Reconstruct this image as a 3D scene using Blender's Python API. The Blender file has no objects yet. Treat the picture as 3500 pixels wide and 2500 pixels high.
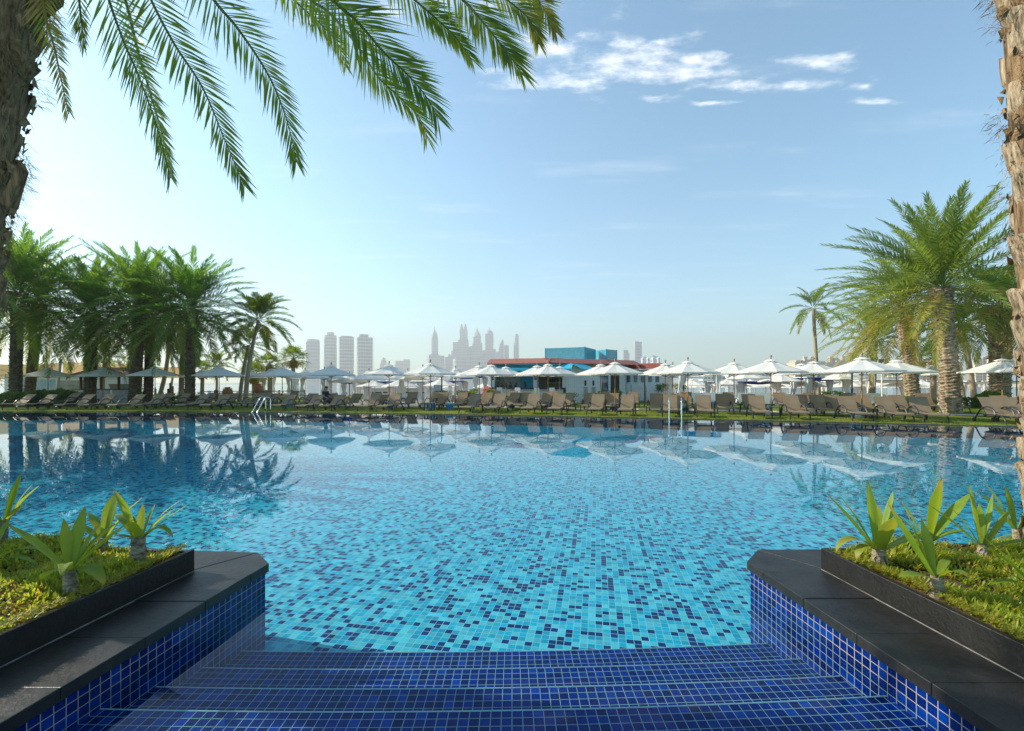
import bpy, math, random
from mathutils import Vector, Matrix
R = math.radians
rng = random.Random(7)
scene = bpy.context.scene
col = scene.collection
F, HZ, CAM = 1560.0, 1312.0, 1.5          # focal length and horizon in photograph pixels, eye height above the pool water

def at(px, d, py=None, z=0.0):
    "world point at distance d (metres ahead) for a direction measured on the photograph"
    return Vector(((px - 1750) / F * d, d, CAM - (py - HZ) / F * d if py is not None else z))

ORD = ("first second third fourth fifth sixth seventh eighth ninth tenth eleventh twelfth thirteenth fourteenth fifteenth sixteenth "
       "seventeenth eighteenth nineteenth twentieth twenty-first twenty-second twenty-third twenty-fourth twenty-fifth twenty-sixth "
       "twenty-seventh twenty-eighth twenty-ninth thirtieth thirty-first thirty-second thirty-third thirty-fourth thirty-fifth thirty-sixth").split()

# ------------------------------------------------------------------ mesh builder
class MB:
    def __init__(s): s.v = []; s.f = []; s.uv = []; s.at = []; s.cur = 0.0
    def add(s, vs, fs, uvs=None):
        o = len(s.v); s.v.extend([tuple(p) for p in vs]); s.at.extend([s.cur] * len(vs))
        for i, q in enumerate(fs):
            s.f.append([a + o for a in q]); s.uv.append(uvs[i] if uvs else None)
    def quad(s, a, b, c, d, uv=None): s.add([a, b, c, d], [(0, 1, 2, 3)], [uv] if uv else None)
    def box(s, c, size, rot=None, top=1.0):
        x, y, z = size[0] / 2, size[1] / 2, size[2] / 2
        P = [Vector((a * x * (top if e > 0 else 1), b * y * (top if e > 0 else 1), e * z)) for e in (-1, 1) for a, b in ((-1, -1), (1, -1), (1, 1), (-1, 1))]
        if rot is not None: P = [rot @ p for p in P]
        c = Vector(c)
        s.add([p + c for p in P], [(3, 2, 1, 0), (4, 5, 6, 7), (0, 1, 5, 4), (1, 2, 6, 5), (2, 3, 7, 6), (3, 0, 4, 7)])
    def tube(s, pts, r, n=8, cap=True, flat=1.0):
        pts = [Vector(p) for p in pts]; m = len(pts)
        rr = r if isinstance(r, (list, tuple)) else [r] * m
        t0 = (pts[1] - pts[0]).normalized()
        u = t0.cross(Vector((0, 0, 1)))
        if u.length < .05: u = t0.cross(Vector((1, 0, 0)))
        u.normalize(); V = []
        for i in range(m):
            t = (pts[min(i + 1, m - 1)] - pts[max(i - 1, 0)]).normalized()
            u = (u - t * u.dot(t)).normalized(); w = t.cross(u)
            for k in range(n):
                a = 2 * math.pi * k / n
                V.append(pts[i] + u * (math.cos(a) * rr[i] * flat) + w * (math.sin(a) * rr[i]))
        Fs = [(i * n + k, i * n + (k + 1) % n, (i + 1) * n + (k + 1) % n, (i + 1) * n + k) for i in range(m - 1) for k in range(n)]
        if cap: Fs += [tuple(range(n - 1, -1, -1)), tuple((m - 1) * n + k for k in range(n))]
        s.add(V, Fs)
    def lathe(s, prof, n=16, c=(0, 0, 0), a0=0.0, sx=1.0, sy=1.0):
        c = Vector(c); V = []
        for r, z in prof:
            for k in range(n):
                a = a0 + 2 * math.pi * k / n
                V.append(c + Vector((math.cos(a) * r * sx, math.sin(a) * r * sy, z)))
        m = len(prof)
        Fs = [(i * n + k, i * n + (k + 1) % n, (i + 1) * n + (k + 1) % n, (i + 1) * n + k) for i in range(m - 1) for k in range(n)]
        Fs += [tuple(range(n - 1, -1, -1)), tuple((m - 1) * n + k for k in range(n))]
        s.add(V, Fs)
    def prism(s, poly, z0, z1):
        n = len(poly)
        V = [Vector((p[0], p[1], z0)) for p in poly] + [Vector((p[0], p[1], z1)) for p in poly]
        s.add(V, [tuple(range(n - 1, -1, -1)), tuple(range(n, 2 * n))] + [(i, (i + 1) % n, (i + 1) % n + n, i + n) for i in range(n)])
    def build(s, name, m, parent=None, smooth=False, bevel=0.0, loc=None):
        me = bpy.data.meshes.new(name); me.from_pydata(s.v, [], s.f)
        if any(u for u in s.uv):
            L = me.uv_layers.new(name='UVMap'); k = 0
            for q, u in zip(s.f, s.uv):
                for j in range(len(q)):
                    L.data[k].uv = u[j] if u else (0, 0); k += 1
        if any(s.at):
            A = me.attributes.new('age', 'FLOAT', 'POINT'); A.data.foreach_set('value', s.at)
        if m is not None: me.materials.append(m)
        if smooth: me.polygons.foreach_set('use_smooth', [True] * len(me.polygons))
        me.update()
        o = bpy.data.objects.new(name, me); col.objects.link(o)
        if parent is not None: o.parent = parent
        if loc is not None: o.location = loc
        if bevel:
            b = o.modifiers.new('edge', 'BEVEL'); b.width = bevel; b.segments = 2; b.limit_method = 'ANGLE'
        return o

def tag(o, label=None, cat=None, group=None, kind=None):
    for k, v in (('label', label), ('category', cat), ('group', group), ('kind', kind)):
        if v: o[k] = v
    return o
def thing(name, label, cat, loc=(0, 0, 0), rz=0.0, group=None):
    o = bpy.data.objects.new(name, None); col.objects.link(o)
    o.location = loc; o.rotation_euler = (0, 0, rz)
    return tag(o, label, cat, group)
def copy_tree(o, parent=None):
    c = o.copy(); col.objects.link(c)
    if parent is not None: c.parent = parent
    for ch in o.children: copy_tree(ch, c)
    return c
def put(proto, used, loc, rz, label):
    "first call uses the prototype itself, later ones a copy with copies of its parts"
    o = proto if not used else copy_tree(proto)
    used.append(o); o.location = loc; o.rotation_euler = (0, 0, rz); o['label'] = label
    return o
RX = lambda a: Matrix.Rotation(a, 3, 'X')
RY = lambda a: Matrix.Rotation(a, 3, 'Y')
RZ = lambda a: Matrix.Rotation(a, 3, 'Z')

# ------------------------------------------------------------------ materials
class NT:
    def __init__(s, name):
        s.m = bpy.data.materials.new(name); s.m.use_nodes = True; s.t = s.m.node_tree; s.t.nodes.clear()
        s.out = s.t.nodes.new('ShaderNodeOutputMaterial')
    def n(s, typ, **kw):
        o = s.t.nodes.new('ShaderNode' + typ)
        for k, v in kw.items():
            if k.startswith('i_'):
                key = k[2:].replace('_', ' ')
                o.inputs[int(key) if key.isdigit() else key].default_value = v
            else: setattr(o, k, v)
        return o
    def l(s, a, b): s.t.links.new(a, b)
    def math(s, op, a, b=None, c=None):
        o = s.n('Math', operation=op)
        for i, x in enumerate((a, b, c)):
            if x is None: continue
            if isinstance(x, (int, float)): o.inputs[i].default_value = x
            else: s.l(x, o.inputs[i])
        return o.outputs[0]
    def mix(s, fac, a, b, mode='MIX'):
        o = s.n('MixRGB', blend_type=mode)
        for k, x in ((0, fac), (1, a), (2, b)):
            if isinstance(x, (int, float)): o.inputs[k].default_value = x
            elif isinstance(x, tuple): o.inputs[k].default_value = (*x[:3], 1)
            else: s.l(x, o.inputs[k])
        return o.outputs[0]
    def ramp(s, fac, stops, mode='LINEAR'):
        o = s.n('ValToRGB'); cr = o.color_ramp; cr.interpolation = mode
        while len(cr.elements) < len(stops): cr.elements.new(.5)
        for e, (p, c) in zip(cr.elements, stops): e.position = p; e.color = (*c[:3], 1)
        s.l(fac, o.inputs[0]); return o.outputs[0]
    def noise(s, scale, detail=4, vec=None, rough=.6, which='Fac'):
        o = s.n('TexNoise'); o.inputs['Scale'].default_value = scale; o.inputs['Detail'].default_value = detail; o.inputs['Roughness'].default_value = rough
        if vec is not None: s.l(vec, o.inputs['Vector'])
        return o.outputs[which]
    def coord(s, which='Object'): return s.n('TexCoord').outputs[which]
    def mapping(s, vec, scale=(1, 1, 1), rot=(0, 0, 0), loc=(0, 0, 0)):
        o = s.n('Mapping'); s.l(vec, o.inputs[0]); o.inputs['Scale'].default_value = scale; o.inputs['Rotation'].default_value = rot; o.inputs['Location'].default_value = loc
        return o.outputs[0]
    def bump(s, h, strength=.5, dist=.01, normal=None):
        o = s.n('Bump'); o.inputs['Strength'].default_value = strength; o.inputs['Distance'].default_value = dist; s.l(h, o.inputs['Height'])
        if normal is not None: s.l(normal, o.inputs['Normal'])
        return o.outputs[0]

def sset(nt, node, key, x):
    if isinstance(x, (int, float)): node.inputs[key].default_value = x
    elif isinstance(x, tuple): node.inputs[key].default_value = (*x[:3], 1)
    else: nt.l(x, node.inputs[key])

def pmat(name, c1, c2=None, scale=5.0, rough=.6, spec=.4, bump=0.0, bscale=None, metal=0.0, transl=0.0, tcol=None, stretch=(1, 1, 1), lo=.35, hi=.65, detail=5, coat=0.0):
    nt = NT(name); b = nt.n('BsdfPrincipled')
    vec = nt.mapping(nt.coord('Object'), stretch)
    nz = nt.noise(scale, detail, vec)
    c = nt.ramp(nz, [(lo, c1), (hi, c2 or c1)])
    sset(nt, b, 'Base Color', c); sset(nt, b, 'Roughness', rough); sset(nt, b, 'Metallic', metal)
    sset(nt, b, 'Specular IOR Level', spec)
    if coat: sset(nt, b, 'Coat Weight', coat)
    if bump:
        h = nt.noise(bscale or scale * 4, 6, vec)
        nt.l(nt.bump(h, bump, .02), b.inputs['Normal'])
    sh = b.outputs[0]
    if transl:
        t = nt.n('BsdfTranslucent'); sset(nt, t, 'Color', tcol or c)
        mx = nt.n('MixShader'); mx.inputs[0].default_value = transl
        nt.l(sh, mx.inputs[1]); nt.l(t.outputs[0], mx.inputs[2]); sh = mx.outputs[0]
    nt.l(sh, nt.out.inputs[0]); return nt.m

def tile_mat(name, pitch, grout, stops, gcol, rough=.18, spec=.5, rot=0.0, mottle=.5, gvar=.3, off=(0, 0), lip=False, wobble=0.0):
    "square mosaic laid out in metres on the UVs; one random tile of the palette per cell"
    nt = NT(name); b = nt.n('BsdfPrincipled')
    uv = nt.mapping(nt.coord('UV'), (1 / pitch, 1 / pitch, 1), (0, 0, rot), (off[0], off[1], 0))
    if wobble:
        w = nt.n('TexNoise'); w.inputs['Scale'].default_value = .045; w.inputs['Detail'].default_value = 1
        nt.l(uv, w.inputs['Vector'])
        v1 = nt.n('VectorMath', operation='MULTIPLY_ADD'); nt.l(w.outputs['Color'], v1.inputs[0]); v1.inputs[1].default_value = (wobble, wobble, 0); nt.l(uv, v1.inputs[2])
        uv = v1.outputs[0]
    sp = nt.n('SeparateXYZ'); nt.l(uv, sp.inputs[0])
    fx, fy = nt.math('FRACT', sp.outputs[0]), nt.math('FRACT', sp.outputs[1])
    g = grout / pitch / 2
    ex = nt.math('MINIMUM', fx, nt.math('SUBTRACT', 1.0, fx)); ey = nt.math('MINIMUM', fy, nt.math('SUBTRACT', 1.0, fy))
    ed = nt.math('MINIMUM', ex, ey)
    gm = nt.math('LESS_THAN', ed, g)
    cx = nt.n('CombineXYZ'); nt.l(nt.math('FLOOR', sp.outputs[0]), cx.inputs[0]); nt.l(nt.math('FLOOR', sp.outputs[1]), cx.inputs[1])
    wn = nt.n('TexWhiteNoise', noise_dimensions='2D'); nt.l(cx.outputs[0], wn.inputs['Vector'])
    c = nt.ramp(wn.outputs['Value'], stops, 'CONSTANT')
    wn2 = nt.n('TexWhiteNoise', noise_dimensions='3D'); o2 = nt.n('VectorMath', operation='ADD'); nt.l(cx.outputs[0], o2.inputs[0]); o2.inputs[1].default_value = (17.3, 5.1, 3.7); nt.l(o2.outputs[0], wn2.inputs['Vector'])
    vv = nt.math('MULTIPLY_ADD', wn2.outputs['Value'], .45, .78)
    mo = nt.noise(2.2, 4, uv)
    mm = nt.math('MULTIPLY_ADD', mo, mottle * 2, 1 - mottle)
    tone = nt.n('CombineXYZ'); k = nt.math('MULTIPLY', vv, mm)
    for i in range(3): nt.l(k, tone.inputs[i])
    c = nt.mix(1.0, c, tone.outputs[0], 'MULTIPLY')
    gn = nt.ramp(nt.noise(.35, 3, uv), [(.3, tuple(x * (1 - gvar) for x in gcol)), (.7, gcol)])
    sset(nt, b, 'Base Color', nt.mix(gm, c, gn))
    nt.l(nt.math('MULTIPLY_ADD', gm, .5, rough), b.inputs['Roughness'])
    sset(nt, b, 'Specular IOR Level', spec)
    hh = nt.math('SMOOTH_MIN', ed, .12, .1)
    nt.l(nt.bump(nt.math('ADD', hh, nt.math('MULTIPLY', mo, .06)), .35, .006), b.inputs['Normal'])
    nt.l(b.outputs[0], nt.out.inputs[0]); return nt.m

def leaf_mat(name, g1, g2, old, transl=.4, tcol=(.25, .42, .03), rough=.45, scale=1.2):
    nt = NT(name); b = nt.n('BsdfPrincipled')
    nz = nt.noise(scale, 4, nt.coord('Object'))
    c = nt.ramp(nz, [(.35, g1), (.65, g2)])
    a = nt.n('Attribute', attribute_name='age').outputs['Fac']
    c = nt.mix(a, c, old)
    sset(nt, b, 'Base Color', c); sset(nt, b, 'Roughness', rough); sset(nt, b, 'Specular IOR Level', .35)
    t = nt.n('BsdfTranslucent'); sset(nt, t, 'Color', nt.mix(a, tcol, tuple(min(1, x * 2) for x in old)))
    mx = nt.n('MixShader'); mx.inputs[0].default_value = transl
    nt.l(b.outputs[0], mx.inputs[1]); nt.l(t.outputs[0], mx.inputs[2]); nt.l(mx.outputs[0], nt.out.inputs[0])
    return nt.m

M = {}
def stone_mat():
    "honed black stone with dried splash marks and pale lime bloom"
    nt = NT('black stone'); b = nt.n('BsdfPrincipled'); v = nt.coord('Object')
    c = nt.ramp(nt.noise(4, 8, v, .7), [(.38, (.006, .006, .006)), (.62, (.019, .0185, .018))])
    st = nt.ramp(nt.noise(2.3, 9, v, .75), [(.58, (0, 0, 0)), (.74, (1, 1, 1))])
    c = nt.mix(nt.math('MULTIPLY', st, .55), c, (.050, .048, .045))
    vo = nt.n('TexVoronoi'); vo.inputs['Scale'].default_value = 38; nt.l(v, vo.inputs['Vector'])
    sp = nt.math('MULTIPLY', nt.math('LESS_THAN', vo.outputs['Distance'], .11), nt.math('GREATER_THAN', nt.noise(5, 3, v), .55))
    c = nt.mix(nt.math('MULTIPLY', sp, .5), c, (.09, .085, .08))
    sset(nt, b, 'Base Color', c); nt.l(nt.math('MULTIPLY_ADD', nt.noise(3.1, 7, v, .7), .42, .20), b.inputs['Roughness']); sset(nt, b, 'Specular IOR Level', .4)
    nt.l(nt.bump(nt.noise(30, 8, v, .7), .35, .012), b.inputs['Normal']); nt.l(b.outputs[0], nt.out.inputs[0]); return nt.m
M['coping'] = stone_mat()
M['curb'] = pmat('black painted render', (.006, .006, .006), (.012, .012, .0115), 4, .42, .35, .3, 35)
M['mortar'] = pmat('pale mortar', (.20, .19, .17), (.10, .095, .09), 20, .9, .2)
M['soil'] = pmat('planter soil', (.05, .035, .02), (.10, .075, .045), 12, .95, .1, .6, 30)
blues = [(0, (.0003, .013, .115)), (.35, (.0004, .017, .15)), (.7, (.0003, .009, .085)), (.88, (.0008, .030, .20))]
M['cobalt'] = tile_mat('cobalt mosaic', .05, .0034, blues, (.27, .38, .36), .5, .04, mottle=.5)
M['cobalt_wall'] = tile_mat('cobalt wall mosaic', .05, .0036, blues, (.40, .35, .27), .14, .28, mottle=.55)
M['floor'] = tile_mat('pool mosaic', .058, .0042, [(0, (.075, .41, .48)), (.37, (.004, .305, .43)), (.75, (.0004, .028, .12))], (.36, .56, .58), .6, .04, R(10.5), mottle=.16, wobble=.35)
M['band'] = tile_mat('pool edge mosaic', .058, .003, [(0, (.04, .05, .10)), (.5, (.06, .05, .09)), (.8, (.02, .04, .12))], (.25, .25, .28), .3, mottle=.3)
M['grass'] = None
M['steel'] = pmat('polished steel', (.75, .76, .78), None, 5, .12, .5, metal=1.0)
M['canvas'] = pmat('white canvas', (.86, .845, .80), (.80, .785, .745), 3, .8, .15, .10, 160, transl=.34, tcol=(.86, .82, .74))
M['rib'] = pmat('varnished rib', (.14, .09, .045), (.20, .13, .06), 8, .4)
M['pole'] = pmat('teak pole', (.24, .115, .045), (.34, .18, .08), 6, .4, stretch=(8, 8, .6))
M['finial'] = pmat('grey wood finial', (.22, .17, .12), (.32, .26, .19), 12, .6)
M['concrete'] = pmat('concrete', (.33, .31, .28), (.42, .40, .36), 9, .9, .2, .3)
M['sling'] = pmat('taupe sling', (.20, .145, .088), (.235, .172, .106), 3, .75, .2, .12, 200)
M['frame'] = pmat('anthracite frame', (.018, .020, .024), (.028, .030, .034), 9, .38)
M['cooler'] = pmat('blue plastic', (.012, .13, .30), (.016, .17, .36), 5, .35)
M['lid'] = pmat('aqua lid', (.06, .33, .42), (.08, .38, .46), 5, .35)
M['white'] = pmat('white paint', (.78, .78, .76), (.70, .70, .69), 2.5, .55, .3, .05)
M['curtain'] = pmat('white voile', (.82, .81, .79), (.74, .73, .72), 3, .85, .1, .2, 40, transl=.35, stretch=(6, 6, .5))
M['royal'] = pmat('royal blue canvas', (.010, .065, .33), (.014, .085, .40), 3, .8, .15, transl=.25, tcol=(.02, .12, .5))
M['red'] = pmat('red roof', (.24, .065, .045), (.32, .095, .065), 6, .75, .2)
M['aqua'] = pmat('aqua awning', (.05, .42, .62), (.06, .48, .66), 2, .7, .2, transl=.15)
M['teal'] = pmat('teal slats', (.014, .26, .37), (.022, .34, .45), 4, .45)
M['navy'] = pmat('navy counter', (.008, .018, .13), None, 4, .3)
M['dark'] = pmat('dark interior', (.022, .022, .024), (.05, .045, .04), 3, .7)
M['taupe_wall'] = pmat('olive grey wall', (.20, .185, .15), (.25, .235, .20), 2, .8)
M['glass'] = pmat('window glass', (.015, .06, .11), (.03, .12, .20), 1.5, .05, .8)
M['beige'] = pmat('beige sail', (.66, .50, .31), (.74, .58, .38), 1.2, .85, .1, transl=.3, tcol=(.8, .55, .3))
M['cream'] = pmat('cream wall', (.62, .56, .46), (.70, .64, .54), 1.5, .8)
M['timber'] = pmat('weathered timber', (.13, .065, .030), (.22, .12, .06), 4, .7, .2, .3, stretch=(4, 4, .6))
M['terracotta'] = pmat('terracotta', (.36, .14, .06), (.44, .19, .09), 5, .7, .2, .2)
M['sand'] = pmat('sand', (.56, .45, .31), (.66, .54, .39), .8, .95, .1, .3, 6)
M['rock'] = pmat('breakwater rock', (.26, .25, .24), (.46, .44, .41), 1.4, .9, .2, .6, 6)
M['paving'] = pmat('pale paving', (.40, .37, .32), (.50, .46, .40), 3, .85, .2, .1)
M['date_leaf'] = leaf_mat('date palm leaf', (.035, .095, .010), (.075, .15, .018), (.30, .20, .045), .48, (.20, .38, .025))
M['date_leaf_lit'] = leaf_mat('sunlit date palm leaf', (.090, .145, .022), (.165, .225, .040), (.42, .27, .06), .40, (.36, .46, .05))  # lighter copy of the date leaf, sunlight painted into its greens
M['coco_leaf'] = leaf_mat('coconut palm leaf', (.055, .11, .014), (.11, .17, .022), (.30, .19, .04), .45, (.28, .38, .04))
M['near_leaf'] = leaf_mat('hanging date leaf', (.050, .105, .010), (.105, .16, .016), (.42, .23, .03), .46, (.40, .50, .02), scale=3)
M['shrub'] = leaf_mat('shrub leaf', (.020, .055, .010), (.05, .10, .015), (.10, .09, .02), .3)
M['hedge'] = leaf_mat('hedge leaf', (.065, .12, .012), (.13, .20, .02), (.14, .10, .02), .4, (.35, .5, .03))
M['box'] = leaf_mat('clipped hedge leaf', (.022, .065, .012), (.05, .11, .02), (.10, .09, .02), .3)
M['pink'] = leaf_mat('bougainvillea', (.55, .04, .13), (.75, .10, .20), (.3, .1, .05), .4, (.8, .1, .2))
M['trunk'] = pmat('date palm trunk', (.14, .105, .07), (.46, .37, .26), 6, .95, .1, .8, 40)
M['trunk_shaded'] = pmat('shaded date palm trunk', (.065, .046, .028), (.19, .14, .088), 6, .95, .1, .8, 40)  # darker copy of the trunk, backlit shade put into its colour
M['trunk_pale'] = pmat('pale palm trunk', (.26, .205, .14), (.40, .32, .23), 5, .9, .1, .5, 30, stretch=(1, 1, 4))
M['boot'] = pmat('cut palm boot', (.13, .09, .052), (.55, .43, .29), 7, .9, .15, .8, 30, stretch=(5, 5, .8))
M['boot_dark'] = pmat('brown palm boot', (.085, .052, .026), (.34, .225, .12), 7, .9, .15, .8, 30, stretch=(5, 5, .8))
M['fibre'] = pmat('palm fibre', (.17, .105, .05), (.34, .225, .12), 20, .95, .1)
M['rachis'] = pmat('frond rachis', (.10, .15, .03), (.17, .20, .04), 5, .5)
M['skin'] = pmat('skin', (.42, .25, .17), None, 5, .6)
M['hair'] = pmat('dark hair', (.012, .010, .009), None, 5, .7)
M['navy_cloth'] = pmat('navy cloth', (.012, .018, .05), (.02, .026, .07), 8, .9)
M['white_cloth'] = pmat('white cloth', (.74, .75, .78), None, 8, .9)
M['brown_cloth'] = pmat('brown cloth', (.20, .12, .07), None, 8, .9)

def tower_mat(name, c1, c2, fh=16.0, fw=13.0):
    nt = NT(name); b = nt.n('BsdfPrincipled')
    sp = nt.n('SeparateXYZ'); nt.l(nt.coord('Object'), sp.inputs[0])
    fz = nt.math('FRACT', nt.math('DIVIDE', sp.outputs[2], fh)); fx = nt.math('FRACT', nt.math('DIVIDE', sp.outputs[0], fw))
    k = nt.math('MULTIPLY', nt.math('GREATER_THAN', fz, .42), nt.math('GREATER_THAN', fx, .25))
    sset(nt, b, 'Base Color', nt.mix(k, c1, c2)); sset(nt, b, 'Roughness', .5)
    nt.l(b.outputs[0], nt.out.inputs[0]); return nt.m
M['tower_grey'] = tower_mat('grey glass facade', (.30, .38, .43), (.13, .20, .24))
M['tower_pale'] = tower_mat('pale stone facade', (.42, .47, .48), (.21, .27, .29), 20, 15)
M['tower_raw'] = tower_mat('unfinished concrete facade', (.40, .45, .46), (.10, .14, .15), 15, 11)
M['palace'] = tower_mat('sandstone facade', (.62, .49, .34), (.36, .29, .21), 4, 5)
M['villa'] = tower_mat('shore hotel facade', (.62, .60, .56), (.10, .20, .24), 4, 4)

def grass_mat():
    nt = NT('lawn'); b = nt.n('BsdfPrincipled'); v = nt.coord('Object')
    c = nt.ramp(nt.noise(.55, 5, v), [(.3, (.085, .15, .012)), (.55, (.165, .205, .022)), (.75, (.27, .23, .055))])
    c2 = nt.ramp(nt.noise(26, 5, v), [(.25, (.35, .35, .35)), (.75, (1.35, 1.35, 1.25))])
    sset(nt, b, 'Base Color', nt.mix(1, c, c2, 'MULTIPLY')); sset(nt, b, 'Roughness', .9); sset(nt, b, 'Specular IOR Level', .1)
    nt.l(nt.bump(nt.noise(60, 5, v), .8, .04), b.inputs['Normal'])
    nt.l(b.outputs[0], nt.out.inputs[0]); return nt.m
M['grass'] = grass_mat()

def block_mat():
    "white painted blockwork, joints by height and run"
    nt = NT('white blockwork'); b = nt.n('BsdfPrincipled'); v = nt.coord('UV')
    br = nt.n('TexBrick'); nt.l(v, br.inputs['Vector'])
    for k, x in (('Color1', (.72, .72, .70, 1)), ('Color2', (.66, .66, .65, 1)), ('Mortar', (.42, .42, .42, 1))): br.inputs[k].default_value = x
    for k, x in (('Scale', 1.0), ('Mortar Size', .008), ('Brick Width', .4), ('Row Height', .1)): br.inputs[k].default_value = x
    sset(nt, b, 'Base Color', br.outputs[0]); sset(nt, b, 'Roughness', .7)
    nt.l(nt.bump(br.outputs['Fac'], -.4, .01), b.inputs['Normal'])
    nt.l(b.outputs[0], nt.out.inputs[0]); return nt.m
M['block'] = block_mat()
def rooftile_mat():
    nt = NT('red roof tiles'); b = nt.n('BsdfPrincipled'); v = nt.coord('UV')
    br = nt.n('TexBrick'); nt.l(v, br.inputs['Vector'])
    for k, x in (('Color1', (.30, .085, .06, 1)), ('Color2', (.22, .06, .045, 1)), ('Mortar', (.40, .20, .15, 1))): br.inputs[k].default_value = x
    for k, x in (('Scale', 1.0), ('Mortar Size', .012), ('Brick Width', .32), ('Row Height', .11)): br.inputs[k].default_value = x
    sset(nt, b, 'Base Color', br.outputs[0]); sset(nt, b, 'Roughness', .7)
    nt.l(b.outputs[0], nt.out.inputs[0]); return nt.m
M['rooftile'] = rooftile_mat()

def water_mat():
    nt = NT('clear pool water'); v = nt.coord('Object')
    n1 = nt.noise(1.7, 3, nt.mapping(v, (.8, 1.0, 1), (0, 0, R(12))), .5)
    n2 = nt.noise(7.0, 2, v, .5)
    h = nt.math('MULTIPLY_ADD', n2, .16, n1)
    # the two ring ripples left by drips
    sp = nt.n('SeparateXYZ'); nt.l(v, sp.inputs[0])
    for cx, cy, a, r in ((-.125, 2.755, .35, .085), (.17, 2.83, .2, .07)):
        dx = nt.math('SUBTRACT', sp.outputs[0], cx); dy = nt.math('SUBTRACT', sp.outputs[1], cy)
        d = nt.math('SQRT', nt.math('ADD', nt.math('MULTIPLY', dx, dx), nt.math('MULTIPLY', dy, dy)))
        ring = nt.math('SINE', nt.math('MULTIPLY', d, 260.0))
        fall = nt.math('MAXIMUM', 0.0, nt.math('SUBTRACT', 1.0, nt.math('DIVIDE', d, r)))
        h = nt.math('MULTIPLY_ADD', nt.math('MULTIPLY', ring, fall), a, h)
    nrm = nt.bump(h, 1.0, WATER_BUMP)
    gi = nt.n('NewGeometry'); dp = nt.n('VectorMath', operation='DOT_PRODUCT'); nt.l(gi.outputs['Incoming'], dp.inputs[0]); nt.l(nrm, dp.inputs[1])
    cs = nt.math('MINIMUM', 1.0, nt.math('ABSOLUTE', dp.outputs['Value']))
    fr = nt.math('MULTIPLY_ADD', nt.math('POWER', nt.math('SUBTRACT', 1.0, cs), 6.0), .985, .013)   # the same reflectance from both sides; slightly polarised
    tr = nt.n('BsdfTransparent'); pw = nt.math('DIVIDE', 1.0, nt.math('MAXIMUM', .05, cs)); cc = nt.n('CombineXYZ')      # absorption grows with the slant of the path through the water
    for i, k in enumerate((.86, .955, .976)): nt.l(nt.math('POWER', k, pw), cc.inputs[i])
    nt.l(cc.outputs[0], tr.inputs[0])
    gl = nt.n('BsdfGlossy'); gl.inputs['Roughness'].default_value = 0.0; gl.inputs['Color'].default_value = (1, 1, 1, 1); nt.l(nrm, gl.inputs['Normal'])
    mx = nt.n('MixShader'); nt.l(fr, mx.inputs[0]); nt.l(tr.outputs[0], mx.inputs[1]); nt.l(gl.outputs[0], mx.inputs[2])
    nt.l(mx.outputs[0], nt.out.inputs[0]); return nt.m
WATER_BUMP = .0008
M['water'] = water_mat()
def sea_mat():
    nt = NT('sea water'); b = nt.n('BsdfPrincipled'); sset(nt, b, 'Base Color', (.06, .12, .15)); sset(nt, b, 'Roughness', .12)
    nt.l(nt.bump(nt.noise(.35, 4, nt.coord('Object')), .35, .25), b.inputs['Normal'])
    nt.l(b.outputs[0], nt.out.inputs[0]); return nt.m
M['sea'] = sea_mat()
SKY_AIR, SKY_DUST, SKY_OZONE, SKY_STR = 1.0, .7, 1.6, .145
SKY_TINT = (.755, 1.035, 1.02)
CLOUD_COL = (7.2, 7.1, 6.9)
HAZE_D = 3.8e-4
HAZE_COL = (.825, .82, .815, 1)
EXPO = .83
# ------------------------------------------------------------------ camera, sun, sky, air
cam = bpy.data.cameras.new('camera'); co = bpy.data.objects.new('camera', cam); col.objects.link(co)
co.location = (0, 0, CAM); co.rotation_euler = (R(90), 0, 0)
cam.sensor_width = 36; cam.lens = 36 * F / 3500; cam.shift_y = (HZ - 1250) / 3500
cam.clip_start = .05; cam.clip_end = 20000
scene.camera = co
SUN_AZ, SUN_EL = R(-75), R(29)            # to the left and a little ahead, fairly low
sv = Vector((math.sin(SUN_AZ) * math.cos(SUN_EL), math.cos(SUN_AZ) * math.cos(SUN_EL), math.sin(SUN_EL)))
sl = bpy.data.lights.new('sun', 'SUN'); sl.energy = 5.0; sl.angle = R(.53); sl.color = (1.0, .90, .74)
so = bpy.data.objects.new('sun', sl); col.objects.link(so); so.rotation_euler = sv.to_track_quat('Z', 'Y').to_euler()
so.location = (-30, 20, 40)

w = bpy.data.worlds.new('World'); scene.world = w; w.use_nodes = True
t = w.node_tree; t.nodes.clear()
class WN(NT):
    def __init__(s, tree): s.t = tree; s.out = tree.nodes.new('ShaderNodeOutputWorld')
W_ = WN(t)
sky = W_.n('TexSky', sky_type='NISHITA'); sky.sun_disc = False; sky.sun_elevation = SUN_EL; sky.sun_rotation = SUN_AZ
sky.altitude = 0; sky.air_density = SKY_AIR; sky.dust_density = SKY_DUST; sky.ozone_density = SKY_OZONE
geo = W_.coord('Generated')
sp = W_.n('SeparateXYZ'); W_.l(geo, sp.inputs[0])
zc = W_.math('MAXIMUM', sp.outputs[2], .03)
cu = W_.n('CombineXYZ'); W_.l(W_.math('DIVIDE', sp.outputs[0], zc), cu.inputs[0]); W_.l(W_.math('DIVIDE', sp.outputs[1], zc), cu.inputs[1])
cp = cu.outputs[0]                          # point on a cloud deck overhead
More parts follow.
